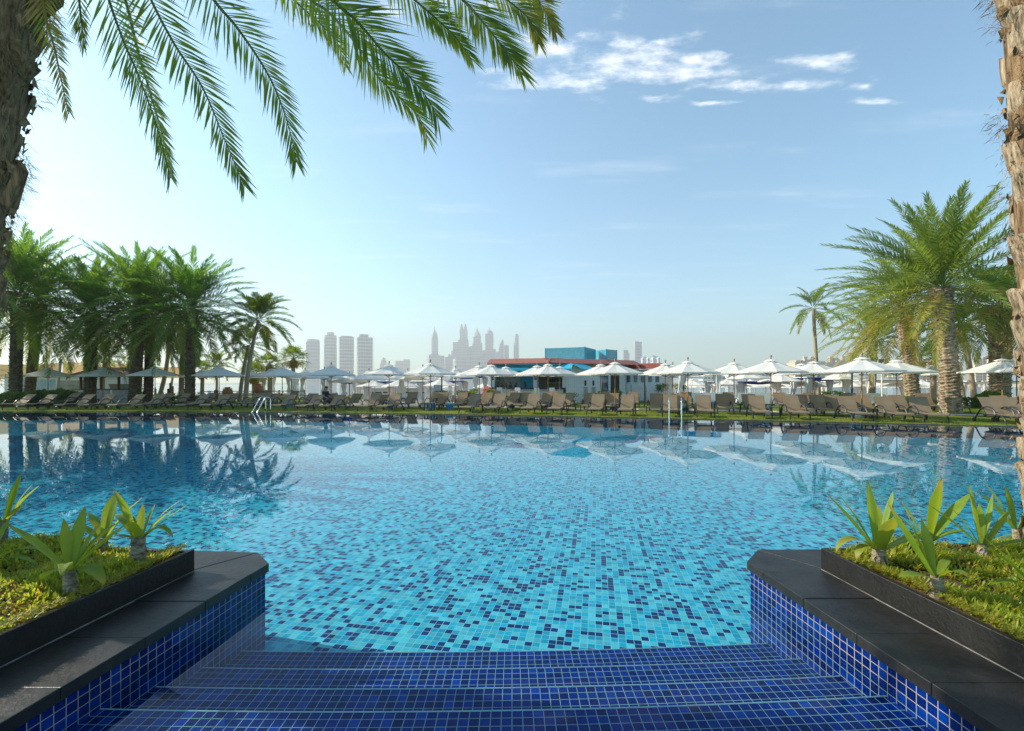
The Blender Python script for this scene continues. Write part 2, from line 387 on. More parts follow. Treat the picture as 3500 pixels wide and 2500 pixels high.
blobs = [(.20, 1.505, .12, .05), (.36, 1.41, .13, .085), (.29, 1.47, .10, .05), (.545, 1.47, .17, .055), (.60, 1.42, .08, .03), (.965, 1.42, .10, .03), (.80, 1.535, .10, .035),
         (.98, 1.53, .11, .022), (.12, 1.36, .10, .05), (.05, 1.47, .09, .05), (.5, 1.60, .05, .015), (.72, 1.62, .06, .012), (1.17, 1.53, .05, .02), (.43, 1.33, .04, .012), (1.25, 1.62, .08, .015), (-.35, 1.12, .3, .10)]
wn_ = W_.n('TexNoise'); wn_.inputs['Scale'].default_value = 9; wn_.inputs['Detail'].default_value = 4; W_.l(cp, wn_.inputs['Vector'])
wv_ = W_.n('VectorMath', operation='MULTIPLY_ADD'); W_.l(wn_.outputs['Color'], wv_.inputs[0]); wv_.inputs[1].default_value = (.16, .07, 0); W_.l(cp, wv_.inputs[2])
ws_ = W_.n('VectorMath', operation='ADD'); W_.l(wv_.outputs[0], ws_.inputs[0]); ws_.inputs[1].default_value = (-.08, -.035, 0); warp = ws_.outputs[0]
field = None
for bx, by, rx, ry in blobs:
    rx *= 1.7; ry *= 1.9; mp = W_.mapping(warp, (1 / rx, 1 / ry, 0), (0, 0, 0), (-bx / rx, -by / ry, 0))
    ln = W_.n('VectorMath', operation='LENGTH'); W_.l(mp, ln.inputs[0])
    f = W_.math('SUBTRACT', 1.0, ln.outputs['Value'])
    if bx < 0: f = W_.math('MULTIPLY', f, .5)
    field = f if field is None else W_.math('SMOOTH_MAX', field, f, .25)
wv = W_.mapping(cp, (9, 15, 1), (0, 0, R(12)))
nz = W_.noise(1.0, 8, wv, .62)
dens = W_.math('ADD', W_.math('MULTIPLY', field, 1.0), W_.math('MULTIPLY_ADD', nz, 3.2, -1.66))
mr = W_.n('MapRange', interpolation_type='SMOOTHSTEP'); W_.l(dens, mr.inputs[0]); mr.inputs[1].default_value = .0; mr.inputs[2].default_value = 1.8
# faint high cirrus
ci = W_.noise(1.0, 7, W_.mapping(cp, (.9, 3.2, 1), (0, 0, R(8))), .65)
mr2 = W_.n('MapRange', interpolation_type='SMOOTHSTEP'); W_.l(ci, mr2.inputs[0]); mr2.inputs[1].default_value = .52; mr2.inputs[2].default_value = .85; mr2.inputs[4].default_value = .22
cm = W_.math('MINIMUM', 1.0, W_.math('MULTIPLY_ADD', mr.outputs[0], .80, mr2.outputs[0]))
skyc = W_.mix(cm, W_.mix(1.0, sky.outputs[0], SKY_TINT, 'MULTIPLY'), CLOUD_COL)
bg = W_.n('Background'); bg.inputs['Strength'].default_value = SKY_STR; W_.l(skyc, bg.inputs[0]); W_.l(bg.outputs[0], W_.out.inputs[0])

hz = MB(); hz.box((0, 2000, 205), (13000, 4600, 417)); HAZE_TOP = 205 + 208.5
ho = hz.build('haze', None); tag(ho, kind='stuff', label='pale morning haze over the water and the far towers', cat='haze')
hm = bpy.data.materials.new('pale haze'); hm.use_nodes = True; ht = hm.node_tree; ht.nodes.clear()
pv = ht.nodes.new('ShaderNodeVolumePrincipled'); pv.inputs['Color'].default_value = HAZE_COL; pv.inputs['Density'].default_value = HAZE_D; pv.inputs['Anisotropy'].default_value = .2
oo = ht.nodes.new('ShaderNodeOutputMaterial'); ht.links.new(pv.outputs[0], oo.inputs['Volume']); ho.data.materials.append(hm)

vs = scene.view_settings; vs.view_transform = 'Standard'; vs.look = 'None'; vs.exposure = EXPO; vs.gamma = 1
cy = scene.cycles
cy.use_denoising = True
try: cy.denoiser = 'OPENIMAGEDENOISE'
except Exception: pass
cy.max_bounces = 7; cy.diffuse_bounces = 3; cy.glossy_bounces = 3; cy.transmission_bounces = 4; cy.transparent_max_bounces = 8; cy.volume_bounces = 0
cy.caustics_reflective = False; cy.caustics_refractive = False; cy.sample_clamp_indirect = 6
cy.use_adaptive_sampling = True; cy.adaptive_threshold = .01

# ------------------------------------------------------------------ pool
EDGE = [(-70, 24.9), (-18, 24.5), (-12, 23.7), (-6, 22.9), (0, 21.5), (9.5, 18.55), (17.2, 15.9), (45, 6.5)]
def edge(x):
    for (a, b), (c, d) in zip(EDGE, EDGE[1:]):
        if x <= c: return b + (d - b) * (x - a) / (c - a)
    return EDGE[-1][1]
def heading(x):                              # which way the rows of loungers lie, square to the edge
    return -R(4 + 14.5 * min(1, max(0, (x + 12) / 12)))
# resample for a smooth bank
EP = [(x, sum(edge(x + k) for k in (-1.5, -.75, 0, .75, 1.5)) / 5) for x in [-70, -60, -50, -40] + [i * .5 for i in range(-70, 81)] + [45]]
def edge(x):
    for (a, b), (c, d) in zip(EP, EP[1:]):
        if x <= c: return b + (d - b) * (x - a) / (c - a)
    return EP[-1][1]
Y0 = -3.0
def strip(name, m, z, y0=Y0, kind='structure', uv=True, push=0.0, parent=None):
    b = MB()
    for (x0, a), (x1, c) in zip(EP, EP[1:]):
        P = [(x0, y0, z), (x1, y0, z), (x1, c + push, z), (x0, a + push, z)]
        b.quad(*P, uv=[(p[0], p[1]) for p in P])
    o = b.build(name, m); tag(o, kind=kind); return o
strip('pool_floor', M['floor'], -.45)
strip('water', M['water'], 0.0, push=.012)
b = MB(); s = 0
for (x0, a), (x1, c) in zip(EP, EP[1:]):
    L = math.hypot(x1 - x0, c - a)
    b.quad((x0, a, -.45), (x1, c, -.45), (x1, c, .012), (x0, a, .012), uv=[(s, 0), (s + L, 0), (s + L, .46), (s, .46)]); s += L
    b.quad((x0, a, .012), (x1, c, .012), (x1, c + .07, .012), (x0, a + .07, .012), uv=[(s, .0), (s + L, 0), (s + L, .07), (s, .07)])
tag(b.build('pool_edge', M['band']), kind='structure')

# shallow bathing steps between the two planters, each tread a slow curve
sb = MB()
def sweep(zt, zb, d):
    n = 24; P = []
    for i in range(n + 1):
        x = -2.45 + 4.75 * i / n
        P.append((x, d + .055 * ((x + .1) / 1.9) ** 2 + (.022 * x)))
    return P
TREAD = [(-.06, 2.18), (-.15, 2.477), (-.24, 2.79), (-.33, 3.12)]
prev = None
for i, (zt, d) in enumerate(TREAD):
    P = sweep(zt, 0, d); zn = TREAD[i + 1][0] if i < 3 else -.46
    back = prev or [(x, .3) for x, y in P]
    for (p, q, r, s_) in zip(P, P[1:], back, back[1:]):
        sb.quad((r[0], r[1], zt), (s_[0], s_[1], zt), (q[0], q[1], zt), (p[0], p[1], zt), uv=[(r[0], r[1] - p[1]), (s_[0], s_[1] - q[1]), (q[0], 0), (p[0], 0)])
        sb.quad((p[0], p[1], zt), (q[0], q[1], zt), (q[0], q[1], zn), (p[0], p[1], zn), uv=[(p[0], 0), (q[0], 0), (q[0], zn - zt), (p[0], zn - zt)])
    prev = P
st = sb.build('pool_steps', M['cobalt']); tag(st, kind='structure')
nb = MB()
for zt, d in TREAD:
    P = sweep(zt, 0, d); nb.tube([(x, y - .002, zt - .001) for x, y in P], .0045, 5)
tag(nb.build('pool_steps_nosing', pmat('pale grout nosing', (.30, .42, .42), (.42, .50, .48), 9, .6)), kind='structure')
db = MB(); db.box((0, -1.36, -.165), (12, 3.3, .63)); tag(db.build('pool_deck', M['paving']), kind='structure')

# ------------------------------------------------------------------ the two planters at the water's edge
HT, SLAB, CURB = .17, .062, .15
def planter(side, outer, inner, back, ext, label):
    """outer: the coping front edge from far to near; inner: the curb line far to near; back: far edge of the planter"""
    root = thing('planter', label, 'planter')
    (ox0, oy0), (ox1, oy1) = outer; (ix0, iy0), (ix1, iy1) = inner
    ou = Vector((ox1 - ox0, oy1 - oy0)).normalized(); n_in = Vector((-side * abs(ou.y), 0)); n_in = Vector((side, 0))
    chx, chy, bx, by = ext
    # tiled wall: set back 2.5 cm under the slab
    b = MB(); q = .025
    W = [(ox0 + side * q + ou.x * 4, oy0 + ou.y * 4), (ox0 + side * q, oy0 - .005), (chx + side * .012, chy - q), (bx, by - q), (bx + side * 3.4, by - q + .15)]
    s = 0
    for a, c in zip(W, W[1:]):
        L = math.hypot(c[0] - a[0], c[1] - a[1])
        top = HT - SLAB + .002
        b.quad((*a, -.46), (*c, -.46), (*c, top), (*a, top), uv=[(s, -.46 - top), (s + L, -.46 - top), (s + L, 0), (s, 0)]); s += L
    b.build('tiled_wall', M['cobalt_wall'], root)
    # coping slabs, 40 cm each with a 3 mm joint
    def P_out(tm): return Vector((ox0 + ou.x * tm, oy0 + ou.y * tm))
    iu = Vector((ix1 - ix0, iy1 - iy0)).normalized()
    def P_in(tm): return Vector((ix0 + iu.x * tm - side * 0.0, iy0 + iu.y * tm))
    g = .0011
    def slab(poly, k):
        b = MB(); b.prism([(p[0], p[1]) for p in poly], HT - SLAB, HT + .0015 * ((k * 7) % 3 - 1))
        b.build('coping_slab', M['coping'], root, bevel=.004)
    # end slabs (chamfered tip and the return along the back)
    mid = ix0
    tip = [P_out(.195 - g), P_out(0), (chx, chy), (bx - side * .02, by - .002), (ix0 + side * .0, iy0 + g), P_in(.02)]
    # tip slab split by the diagonal joint seen on the photo
    slab([P_out(.195 - g), P_out(0), (chx, chy), (ix0 + side * .02, iy0 + g), (ix0 + side * .02, P_out(.195).y + .0)], 0)
    slab([(chx + side * .004, chy - .0005), (bx, by), (bx, iy0 + .02), (ix0 + side * .024, iy0 + .004)], 1)
    for k in range(8):
        t0, t1 = .195 + .4 * k, .195 + .4 * (k + 1)
        a, c = P_out(t0 + g), P_out(t1 - g)
        slab([c, a, (P_in(t0 + g).x + side * .05, a.y), (P_in(t1).x + side * .05, c.y)], k + 2)
    for k in range(3):
        x0 = bx + side * (.004 + .6 * k); x1 = bx + side * .6 * (k + 1)
        slab([(x0, by + .02 * k), (x1, by + .02 * (k + 1)), (x1, iy0 + .03 + .026 * (k + 1)), (x0, iy0 + .03 + .026 * k)], k)
    # mortar bed and fillet along the curb foot
    b = MB(); b.tube([(P_in(.01).x - side * .004, P_in(.01).y, HT), (P_in(3.2).x - side * .004, P_in(3.2).y, HT)], .0045, 5)
    b.build('mortar_joint', M['mortar'], root)
    b = MB(); b.prism([P_out(3.3) + Vector((side * .03, 0)), P_out(.02) + Vector((side * .03, -.01)), (chx + side * .02, chy - .035), (bx + side * 2, by - .03), (bx + side * 2, iy0 - .1), (ix0 + side * .3, iy0 - .1), P_in(3.3) + Vector((side * .3, 0))], HT - SLAB - .03, HT - .006)
    b.build('mortar_bed', M['mortar'], root)
    # raised curb: front run and back run, butted
    th = .035
    b = MB()
    a, c = P_in(0), P_in(3.3)
    b.prism([(a.x, a.y), (a.x + side * th, a.y), (c.x + side * th, c.y), (c.x, c.y)], HT - .01, HT + CURB)
    b.build('curb', M['curb'], root, bevel=.004)
    b = MB()
    p0 = (ix0 + side * (th + .001), iy0); p1 = back
    b.prism([p0, (p0[0], p0[1] - th), (p1[0], p1[1] - th), p1], HT - .01, HT + CURB - .002)
    b.build('curb', M['curb'], root, bevel=.004)
    # soil, gently mounded
    b = MB(); N = 26; V = []
    def soil(u, v):
        x0 = ix0 + iu.x * (3.2 * v) + side * th; y0 = iy0 - th + iu.y * 3.2 * v
        x1 = back[0]; y1 = back[1] - th + iu.y * 3.2 * v
        x = x0 + (x1 - x0) * u; y = y0 + (y1 - y0) * u
        return Vector((x, y, HT + CURB - .035 + .05 * math.sin(min(1, u * 3) * 1.57) + .03 * math.sin(x * 5.1) * math.sin(y * 4.3)))
    for i in range(N + 1):
        for j in range(N + 1): V.append(soil(i / N, j / N))
    b.add(V, [(i * (N + 1) + j, (i + 1) * (N + 1) + j, (i + 1) * (N + 1) + j + 1, i * (N + 1) + j + 1) for i in range(N) for j in range(N)])
    b.build('soil', M['soil'], root, smooth=True)
    return soil
soilL = planter(-1, ((-1.80, 3.38), (-2.0, 1.79)), ((-2.26, 3.25), (-2.40, 2.14)), (-5.2, 3.56), (-2.0, 3.60, -2.53, 3.64), 'black edged planter of green succulents, its coping in palm shade')
soilR = planter(1, ((1.76, 3.42), (1.867, 1.98)), ((2.22, 3.28), (2.31, 2.06)), (5.4, 3.56), (1.97, 3.66, 2.47, 3.67), 'black edged planter with sunlit coping and dry patchy ground cover')

def groundcover(name, soil, n, seed, side, bare):
    r = random.Random(seed); b = MB()
    for _ in range(n):
        u, v = .022 + .978 * r.random() ** 1.25, r.random() ** 1.1 * .62
        p = soil(u, v)
        cl = math.sin(p.x * 6.1 + 1.3 * side) * math.sin(p.y * 7.3) + .5 * math.sin(p.x * 17 + p.y * 13)
        if bare and cl < -.55 and r.random() < .8: continue
        hgt = r.uniform(.022, .062) * (1.15 + .45 * cl)
        b.cur = min(1, max(0, (r.random() - .72) * 2.2 + (.5 if cl < -.4 else 0) * r.random()))
        for k in range(r.choice((3, 4, 5))):
            a = r.uniform(0, 6.28); e = r.uniform(.25, 1.35)
            d = Vector((math.cos(a) * math.cos(e), math.sin(a) * math.cos(e), math.sin(e)))
            wd = Vector((-math.sin(a), math.cos(a), 0)) * r.uniform(.003, .0065)
            q = p + Vector((r.uniform(-.015, .015), r.uniform(-.015, .015), r.uniform(-.004, .012)))
            b.add([q - wd * .6, q + wd * .6, q + d * hgt * .6 + wd, q + d * hgt * .6 - wd, q + d * hgt + Vector((0, 0, -.006))], [(0, 1, 2, 3), (3, 2, 4)])
        if r.random() < .3:      # creeping runner
            a = r.uniform(0, 6.28); L = r.uniform(.04, .1); b.cur = .8
            e_ = p + Vector((math.cos(a) * L, math.sin(a) * L, .012)); wd = Vector((-math.sin(a), math.cos(a), 0)) * .0018
            b.add([p - wd + Vector((0, 0, .012)), p + wd + Vector((0, 0, .012)), e_ + wd, e_ - wd], [(0, 1, 2, 3)])
    # trailing over the curb
    for _ in range(700):
        q = soil(r.uniform(0, .02), r.random() * .5) + Vector((-side * r.uniform(-.02, .035), r.uniform(-.02, .05), .05)); b.cur = r.random() * .5
        for k in range(4):
            a = r.uniform(0, 6.28); d = Vector((math.cos(a), math.sin(a), r.uniform(.1, .8))) * r.uniform(.015, .03); wd = Vector((-math.sin(a), math.cos(a), 0)) * .003
            b.add([q - wd, q + wd, q + d], [(0, 1, 2)])
    o = b.build(name, M['cover'])
    tag(o, kind='stuff', label='low succulent ground cover with yellow tips in the ' + ('patchy sunlit' if bare else 'shaded') + ' planter', cat='ground cover'); return o
M['cover'] = leaf_mat('succulent ground cover', (.13, .20, .014), (.24, .29, .022), (.48, .27, .045), .45, (.55, .62, .04), scale=4)
groundcover('ground_cover', soilL, 11500, 3, -1, False)
groundcover('ground_cover', soilR, 9500, 5, 1, True)

# ------------------------------------------------------------------ land behind the pool
def hgt(x, y):
    def sm(t): t = min(1, max(0, t)); return t * t * (3 - 2 * t)
    plateau = sm((x + 6) / 3) * (1 - sm((x - 15) / 3)) * (1 - sm((y - 44) / 4))
    leftp = (1 - sm((x + 17) / 3)) * (1 - sm((y - 58) / 5))
    base = .03 - .75 * sm((y - 30.5) / 6) - .45 * sm((y - 44) / 25) - 1.6 * sm((y - 78) / 20)
    k = max(plateau, leftp)
    return base * (1 - k) + .03 * k
lawn, sand = MB(), MB()
xs = [p[0] for p in EP]; NY = 60
grid = []
for x in xs:
    e = edge(x) + .07; grid.append([(x, e + (105 - e) * (j / NY) ** 1.7) for j in range(NY + 1)])
def hv(p, first): return (p[0], p[1], .02 if first else hgt(p[0], p[1]))
for i in range(len(xs) - 1):
    for j in range(NY):
        P = [grid[i][j], grid[i + 1][j], grid[i + 1][j + 1], grid[i][j + 1]]
        V = [hv(P[0], j == 0), hv(P[1], j == 0), hv(P[2], False), hv(P[3], False)]
        (sand if sum(v[2] for v in V) / 4 < -.12 else lawn).add(V, [(0, 1, 2, 3)])
tag(lawn.build('lawn', M['grass'], smooth=True), kind='structure')
tag(sand.build('beach', M['sand'], smooth=True), kind='structure')
# short turf blades along the bank
r = random.Random(11); b = MB()
for _ in range(26000):
    x = r.uniform(-27, 17.5); y = edge(x) + .06 + r.random() ** 2.0 * 5.5; h = r.uniform(.02, .05); a = r.uniform(0, 6.28); z = hgt(x, y)
    dx, dy = math.cos(a) * .012, math.sin(a) * .012; b.cur = r.random() ** 3
    b.add([(x - dx, y - dy, z - .005), (x + dx, y + dy, z - .005), (x + r.uniform(-.02, .02), y + r.uniform(-.02, .02), z + h)], [(0, 1, 2)])
M['turf'] = leaf_mat('turf blades', (.085, .145, .014), (.18, .215, .028), (.32, .26, .07), .35, (.4, .5, .05), scale=.5)
tag(b.build('grass', M['turf']), kind='stuff')
# paving path between the lounger rows
b = MB(); PX = [i * .5 for i in range(-50, 60)]
for x0, x1 in zip(PX, PX[1:]):
    P = [(x0, edge(x0) + 6.2), (x1, edge(x1) + 6.2), (x1, edge(x1) + 7.6), (x0, edge(x0) + 7.6)]
    b.quad(*[(p[0], p[1], hgt(*p) + .012) for p in P])
tag(b.build('path', M['paving'], smooth=True), kind='structure')
b = MB(); b.quad((-9000, -2500, -1.35), (9000, -2500, -1.35), (9000, 4280, -1.35), (-9000, 4280, -1.35)); tag(b.build('sea', M['sea']), kind='structure')
# far banks
b = MB(); N = 60; P0 = [(-1200 + 2600 * i / N) for i in range(N + 1)]
def bank(x): return 380 + 60 * math.sin(x * .006) + (x < 60) * (60 - x) * 2.0
for a, c in zip(P0, P0[1:]):
    if a < 60: continue
    b.quad((a, bank(a), -1.4), (c, bank(c), -1.4), (c, bank(c) + 30, .2), (a, bank(a) + 30, .2)); b.quad((a, bank(a) + 30, .2), (c, bank(c) + 30, .2), (c, bank(c) + 190, 1.0), (a, bank(a) + 190, 1.0))
tag(b.build('far_shore', M['sand'], smooth=True), kind='structure')
b = MB(); b.prism([(-3500, 2150), (3800, 2150), (3800, 4250), (-3500, 4250)], -1.5, 2.0); tag(b.build('far_land', M['sand']), kind='structure')

# the pool's shaded bank, beyond the frame, whose palms throw the shade over that end of the water
b = MB(); b.prism([(-14.5, 3), (-28, 21.5), (-48, 21.5), (-48, 3)], -.46, .14); tag(b.build('pool_bank', M['grass']), kind='structure')
# ------------------------------------------------------------------ palms
def frond(mb, base, az, e0, L, droop, n, ll, lw, r, age=0.0, rach=.022, vee=.45, pts=None, curl=.08, start=.14, sweepa=(1.05, .38), segs=12, face=None):
    "a feather leaf: rachis along an arching line, two rows of narrow leaflets"
    if pts is None:
        pts = [Vector(base)]; twist = r.uniform(-.25, .25)
        for i in range(segs):
            s = (i + .5) / segs; e = e0 - droop * s ** 1.25; a = az + twist * s
            pts.append(pts[-1] + Vector((math.cos(a) * math.cos(e), math.sin(a) * math.cos(e), math.sin(e))) * (L / segs))
    m = len(pts) - 1
    mb.cur = age * .8
    mb.tube(pts, [max(.003, rach * (1 - .88 * i / m)) for i in range(m + 1)], 4, cap=False)
    for i in range(n):
        s = start + (1 - start) * (i + .5) / n
        f = s * m; k = min(m - 1, int(f)); p = pts[k].lerp(pts[k + 1], f - k); tg = (pts[k + 1] - pts[k]).normalized()
        side = tg.cross(face if face is not None else Vector((0, 0, 1)))
        if side.length < .1: side = tg.cross(Vector((math.cos(az), math.sin(az), 0)))
        side.normalize(); nr = side.cross(tg)
        prof = min(1, (s - start + .12) * 4.5) * (1 - .55 * max(0, s - .5) / .5)
        an = sweepa[0] + (sweepa[1] - sweepa[0]) * s
        for sg in (-1, 1):
            if r.random() < .05: continue
            ln = ll * prof * r.uniform(.82, 1.12); v = vee * r.uniform(.3, 1.5) * (1 if (i + sg) % 3 else -.25); a2 = an + r.uniform(-.1, .1)
            d = (tg * math.cos(a2) + (side * sg * math.cos(v) + nr * math.sin(v)) * math.sin(a2)).normalized()
            wd = (tg - d * tg.dot(d))
            if wd.length < .05: wd = nr
            wd = wd.normalized() * (lw * .5 * (.6 + .5 * prof))
            mid = p + d * ln * .45; tip = p + d * ln + Vector((0, 0, -ln * curl * r.uniform(.4, 1.6)))
            mb.cur = min(1, max(0, age + (r.random() - .85) * 2 * (r.random() < .3)))
            mb.add([p - wd * .35, p + wd * .35, mid + wd, mid - wd, tip], [(0, 1, 2, 3), (3, 2, 4)])

def crown(mb, c, n, L, r, ll, lw, nl, lo=-.75, hi=1.45, droop=(.7, 1.25), brown=0.0, lean=(0, 0), curl=.08):
    for i in range(n):
        t = (i + .5) / n
        az = i * 2.39996 + r.uniform(-.25, .25)
        e0 = hi + (lo - hi) * t ** 1.25 + r.uniform(-.12, .12)
        a = 0.0 if t < .8 else brown * r.uniform(.2, 1.0)
        LL = L * (.72 + .28 * math.sin(min(1, t * 1.6) * 1.57)) * r.uniform(.9, 1.08)
        frond(mb, c + Vector((math.cos(az) * .12, math.sin(az) * .12, .25 * (1 - t) - .25 * t)), az, e0, LL, r.uniform(*droop) * (1 - .35 * max(0, -e0)), nl, ll, lw, r, a, curl=curl)

def trunk_mesh(mb, base, top, r0, r1, bow=(0, 0), row=.16, amp=.10, ncol=9, flare=.25, boss=.0, per=4, rnd=None, ring=False):
    base, top = Vector(base), Vector(top); H = (top - base).length
    rows = max(6, int(H / row * per)); n = ncol * 2 * (2 if not ring else 1); V = []
    for i in range(rows + 1):
        t = i / rows; c = base.lerp(top, t) + Vector((bow[0], bow[1], 0)) * (4 * t * (1 - t))
        rr = r0 + (r1 - r0) * t + flare * r0 * max(0, 1 - t * H / .55) ** 2 + boss * max(0, (t - .78) / .22) ** 1.3
        for k in range(n):
            a = 2 * math.pi * k / n
            if ring: q = amp * ((t * H / row) % 1.0) * .8
            else:
                # overlapping boots: two interleaved saw-tooth spirals
                u = a / (2 * math.pi) * ncol; vv = t * H / row
                ph = vv + (int(u) * .6180) % 1.0 + .10 * math.sin(vv * 1.9 + int(u) * 2.3); f = ph % 1.0
                q = amp * (f ** 1.4) * (.45 + .55 * abs(math.sin((u % 1) * math.pi))) * (1 + .35 * math.sin(int(u) * 5.1 + int(ph) * 3.7))
            V.append(c + Vector((math.cos(a), math.sin(a), 0)) * (rr * (1 + q * 1.4)))
    mb.add(V, [(i * n + k, i * n + (k + 1) % n, (i + 1) * n + (k + 1) % n, (i + 1) * n + k) for i in range(rows) for k in range(n)] + [tuple(rows * n + k for k in range(n))])

def palm(name, label, base, top, r0, r1, nf, L, seed, leaf='date_leaf', tr='trunk', group=None, lean=(0, 0), brown=.5, boss=.18, ll=.62, lw=.050, nl=44, **kw):
    r = random.Random(seed); root = thing(name, label, 'palm tree', base, group=group)
    top = Vector(top) - Vector(base)
    b = MB(); trunk_mesh(b, (0, 0, -.15), top, r0, r1, lean, boss=boss, ring=(tr == 'trunk_pale'), row=.16 if 'pale' not in tr else .14, amp=.22 if tr.startswith('trunk') and 'pale' not in tr else .05, flare=.25 if 'pale' not in tr else .5)
    b.build('trunk', M[tr], root)
    c = MB(); crown(c, top + Vector((0, 0, .1)), nf, L, r, ll, lw, nl, brown=brown, **kw); c.build('crown', M[leaf], root)
    return root
def gz(x, y): return hgt(x, y)
def pp(px, d, pxt, pyt, dt=None):
    b = at(px, d); b.z = gz(b.x, b.y); return tuple(b), tuple(at(pxt, dt or d, pyt))
GL = 'palms along the shaded end of the pool'
for lab, bs, r0, r1, nf, L, sd, kw in [
    ('stout date palm beside the shaggy trunk at the shaded end of the pool', pp(52, 31, 60, 1000), .30, .28, 64, 4.1, 21, {}),
    ('dark date palm standing behind the stoutest one at the shaded end', pp(96, 35, 135, 1040), .29, .27, 60, 4.3, 22, dict(brown=.7)),
    ('date palm whose trunk stands beside the timber kiosk and above its parasol', pp(306, 33, 315, 1075), .33, .28, 68, 3.9, 23, {}),
    ('tallest full crowned date palm between the timber kiosk and the exercise posts', pp(457, 32, 480, 1045), .33, .29, 70, 4.0, 24, {}),
    ('slim date palm half hidden behind the tallest full crowned one', pp(505, 36, 515, 1090), .29, .25, 52, 3.7, 25, {}),
    ('date palm with arching fronds beside the leaning coconut palm', pp(648, 31, 653, 1058), .28, .24, 60, 3.7, 26, dict(droop=(.5, 1.1)))]:
    palm('date_palm', lab, bs[0], bs[1], r0, r1, int(nf * 1.3), L * 1.3, sd, tr='trunk_shaded', group=GL, **{**dict(lw=.06, ll=.72, nl=48, lo=-.95, hi=1.5, droop=(.35, .85), curl=.05), **kw})
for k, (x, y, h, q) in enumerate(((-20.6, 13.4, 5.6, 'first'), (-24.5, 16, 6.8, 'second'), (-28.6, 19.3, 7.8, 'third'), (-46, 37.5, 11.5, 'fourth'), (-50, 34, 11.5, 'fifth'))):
    palm('date_palm', q + ' date palm of the bank beyond the shaggy trunk, counted away from the planter', (x, y, .1 if y < 20 else hgt(x, y)), (x + .4, y, h), .33, .30, 56, 3.9, 60 + k, tr='trunk_shaded', group='date palms on the bank beyond the shaggy trunk', ll=.7, lw=.07, nl=34, lo=-.9, hi=1.4, droop=(.4, .9))
b0, t0 = pp(838, 33, 884, 1095)
palm('coconut_palm', 'leaning coconut palm with a pale curved trunk by the rope fence', b0, t0, .17, .10, 34, 2.7, 31, 'coco_leaf', 'trunk_pale', GL, (-.18, 0), .6, 0, .68, .065, 38, lo=-.7)
b0, t0 = pp(818, 36, 850, 1180)
palm('coconut_palm', 'lower yellowing coconut palm behind the leaning one', b0, t0, .15, .11, 20, 2.2, 32, 'coco_leaf', 'trunk_pale', GL, (-.1, 0), .8, 0, .5, .06, 30, lo=-.7)
b0, t0 = pp(618, 37, 626, 1120)
palm('coconut_palm', 'thin straight pale trunk palm just before the arching date palm', b0, t0, .20, .15, 24, 2.6, 33, 'coco_leaf', 'trunk_pale', GL, (0, 0), .5, 0, .55, .055, 30)
b0, t0 = pp(538, 40, 575, 1140)
palm('coconut_palm', 'crooked pale palm behind the exercise posts', b0, t0, .18, .12, 22, 2.4, 34, 'coco_leaf', 'trunk_pale', GL, (.3, 0), .6, 0, .5, .055, 30)
b0, t0 = pp(352, 42, 356, 1222)
palm('young_palm', 'small bright yellow green palm behind the timber kiosk roof', b0, t0, .12, .10, 22, 2.2, 35, 'coco_leaf', 'trunk_pale', GL, (0, 0), .1, 0, .5, .06, 30, lo=-.2)
b0, t0 = pp(740, 48, 742, 1250)
palm('young_palm', 'small yellow green palm standing beyond the pool ladder parasols', b0, t0, .12, .10, 20, 2.0, 36, 'coco_leaf', 'trunk_pale', GL, (0, 0), .3, 0, .5, .06, 28, lo=-.4)

def fan_palm(lab, base, top, n, Lp, R_, seed, group, skirt=True):
    r = random.Random(seed); root = thing('fan_palm', lab, 'palm tree', base, group=group); top = Vector(top) - Vector(base)
    b = MB(); trunk_mesh(b, (0, 0, -.1), top, .20, .17, row=.12, amp=.06, ring=True); b.build('trunk', M['trunk_pale'], root)
    b = MB()
    for i in range(n):
        t = (i + .5) / n; az = i * 2.4 + r.uniform(-.2, .2); e = 1.35 - 2.1 * t + r.uniform(-.1, .1)
        d = Vector((math.cos(az) * math.cos(e), math.sin(az) * math.cos(e), math.sin(e))); hub = top + d * Lp * r.uniform(.8, 1.1)
        b.cur = 0 if t < .75 else r.random() * .8; b.tube([top, hub], [.02, .012], 4)
        side = d.cross(Vector((0, 0, 1))).normalized(); nr = side.cross(d)
        for k in range(19):
            a = -1.75 + 3.5 * k / 18; dd = d * math.cos(a) + side * math.sin(a); ln = R_ * (.75 + .25 * math.cos(a)) * r.uniform(.9, 1.08)
            wd = (side * math.cos(a) - d * math.sin(a)) * .038
            mid = hub + dd * ln * .55 + nr * .03 * (1 if k % 2 else -1); tip = hub + dd * ln + Vector((0, 0, -ln * .28 * r.uniform(.5, 1.5)))
            b.add([hub, mid - wd, tip, mid + wd], [(0, 1, 2, 3)])
    b.build('crown', M['coco_leaf'], root)
    if skirt:
        b = MB()
        for i in range(160):
            a = r.uniform(0, 6.28); b.cur = 1.0; h = r.uniform(.1, .9); p = top + Vector((math.cos(a) * .2, math.sin(a) * .2, -.1)); q = top + Vector((math.cos(a) * .45, math.sin(a) * .45, -.1 - h)); wd = Vector((-math.sin(a), math.cos(a), 0)) * .05
            b.add([p - wd, p + wd, q + wd * .6, q - wd * .6], [(0, 1, 2, 3)])
        b.build('dry_skirt', M['coco_leaf'], root)
GF = 'fan palms beyond the loungers'
b0, t0 = pp(1000, 46, 1003, 1228); fan_palm('fan palm in front of the flat topped slab tower', b0, t0, 30, .9, 1.05, 41, GF)
b0, t0 = pp(921, 47, 921, 1246); fan_palm('smaller fan palm between the leaning coconut palm and the slab tower', b0, t0, 28, .8, .9, 42, GF)
b0, t0 = pp(868, 44, 868, 1280); fan_palm('low fan palm under the leaning coconut palm, behind the parasols', b0, t0, 30, .8, 1.0, 43, GF)
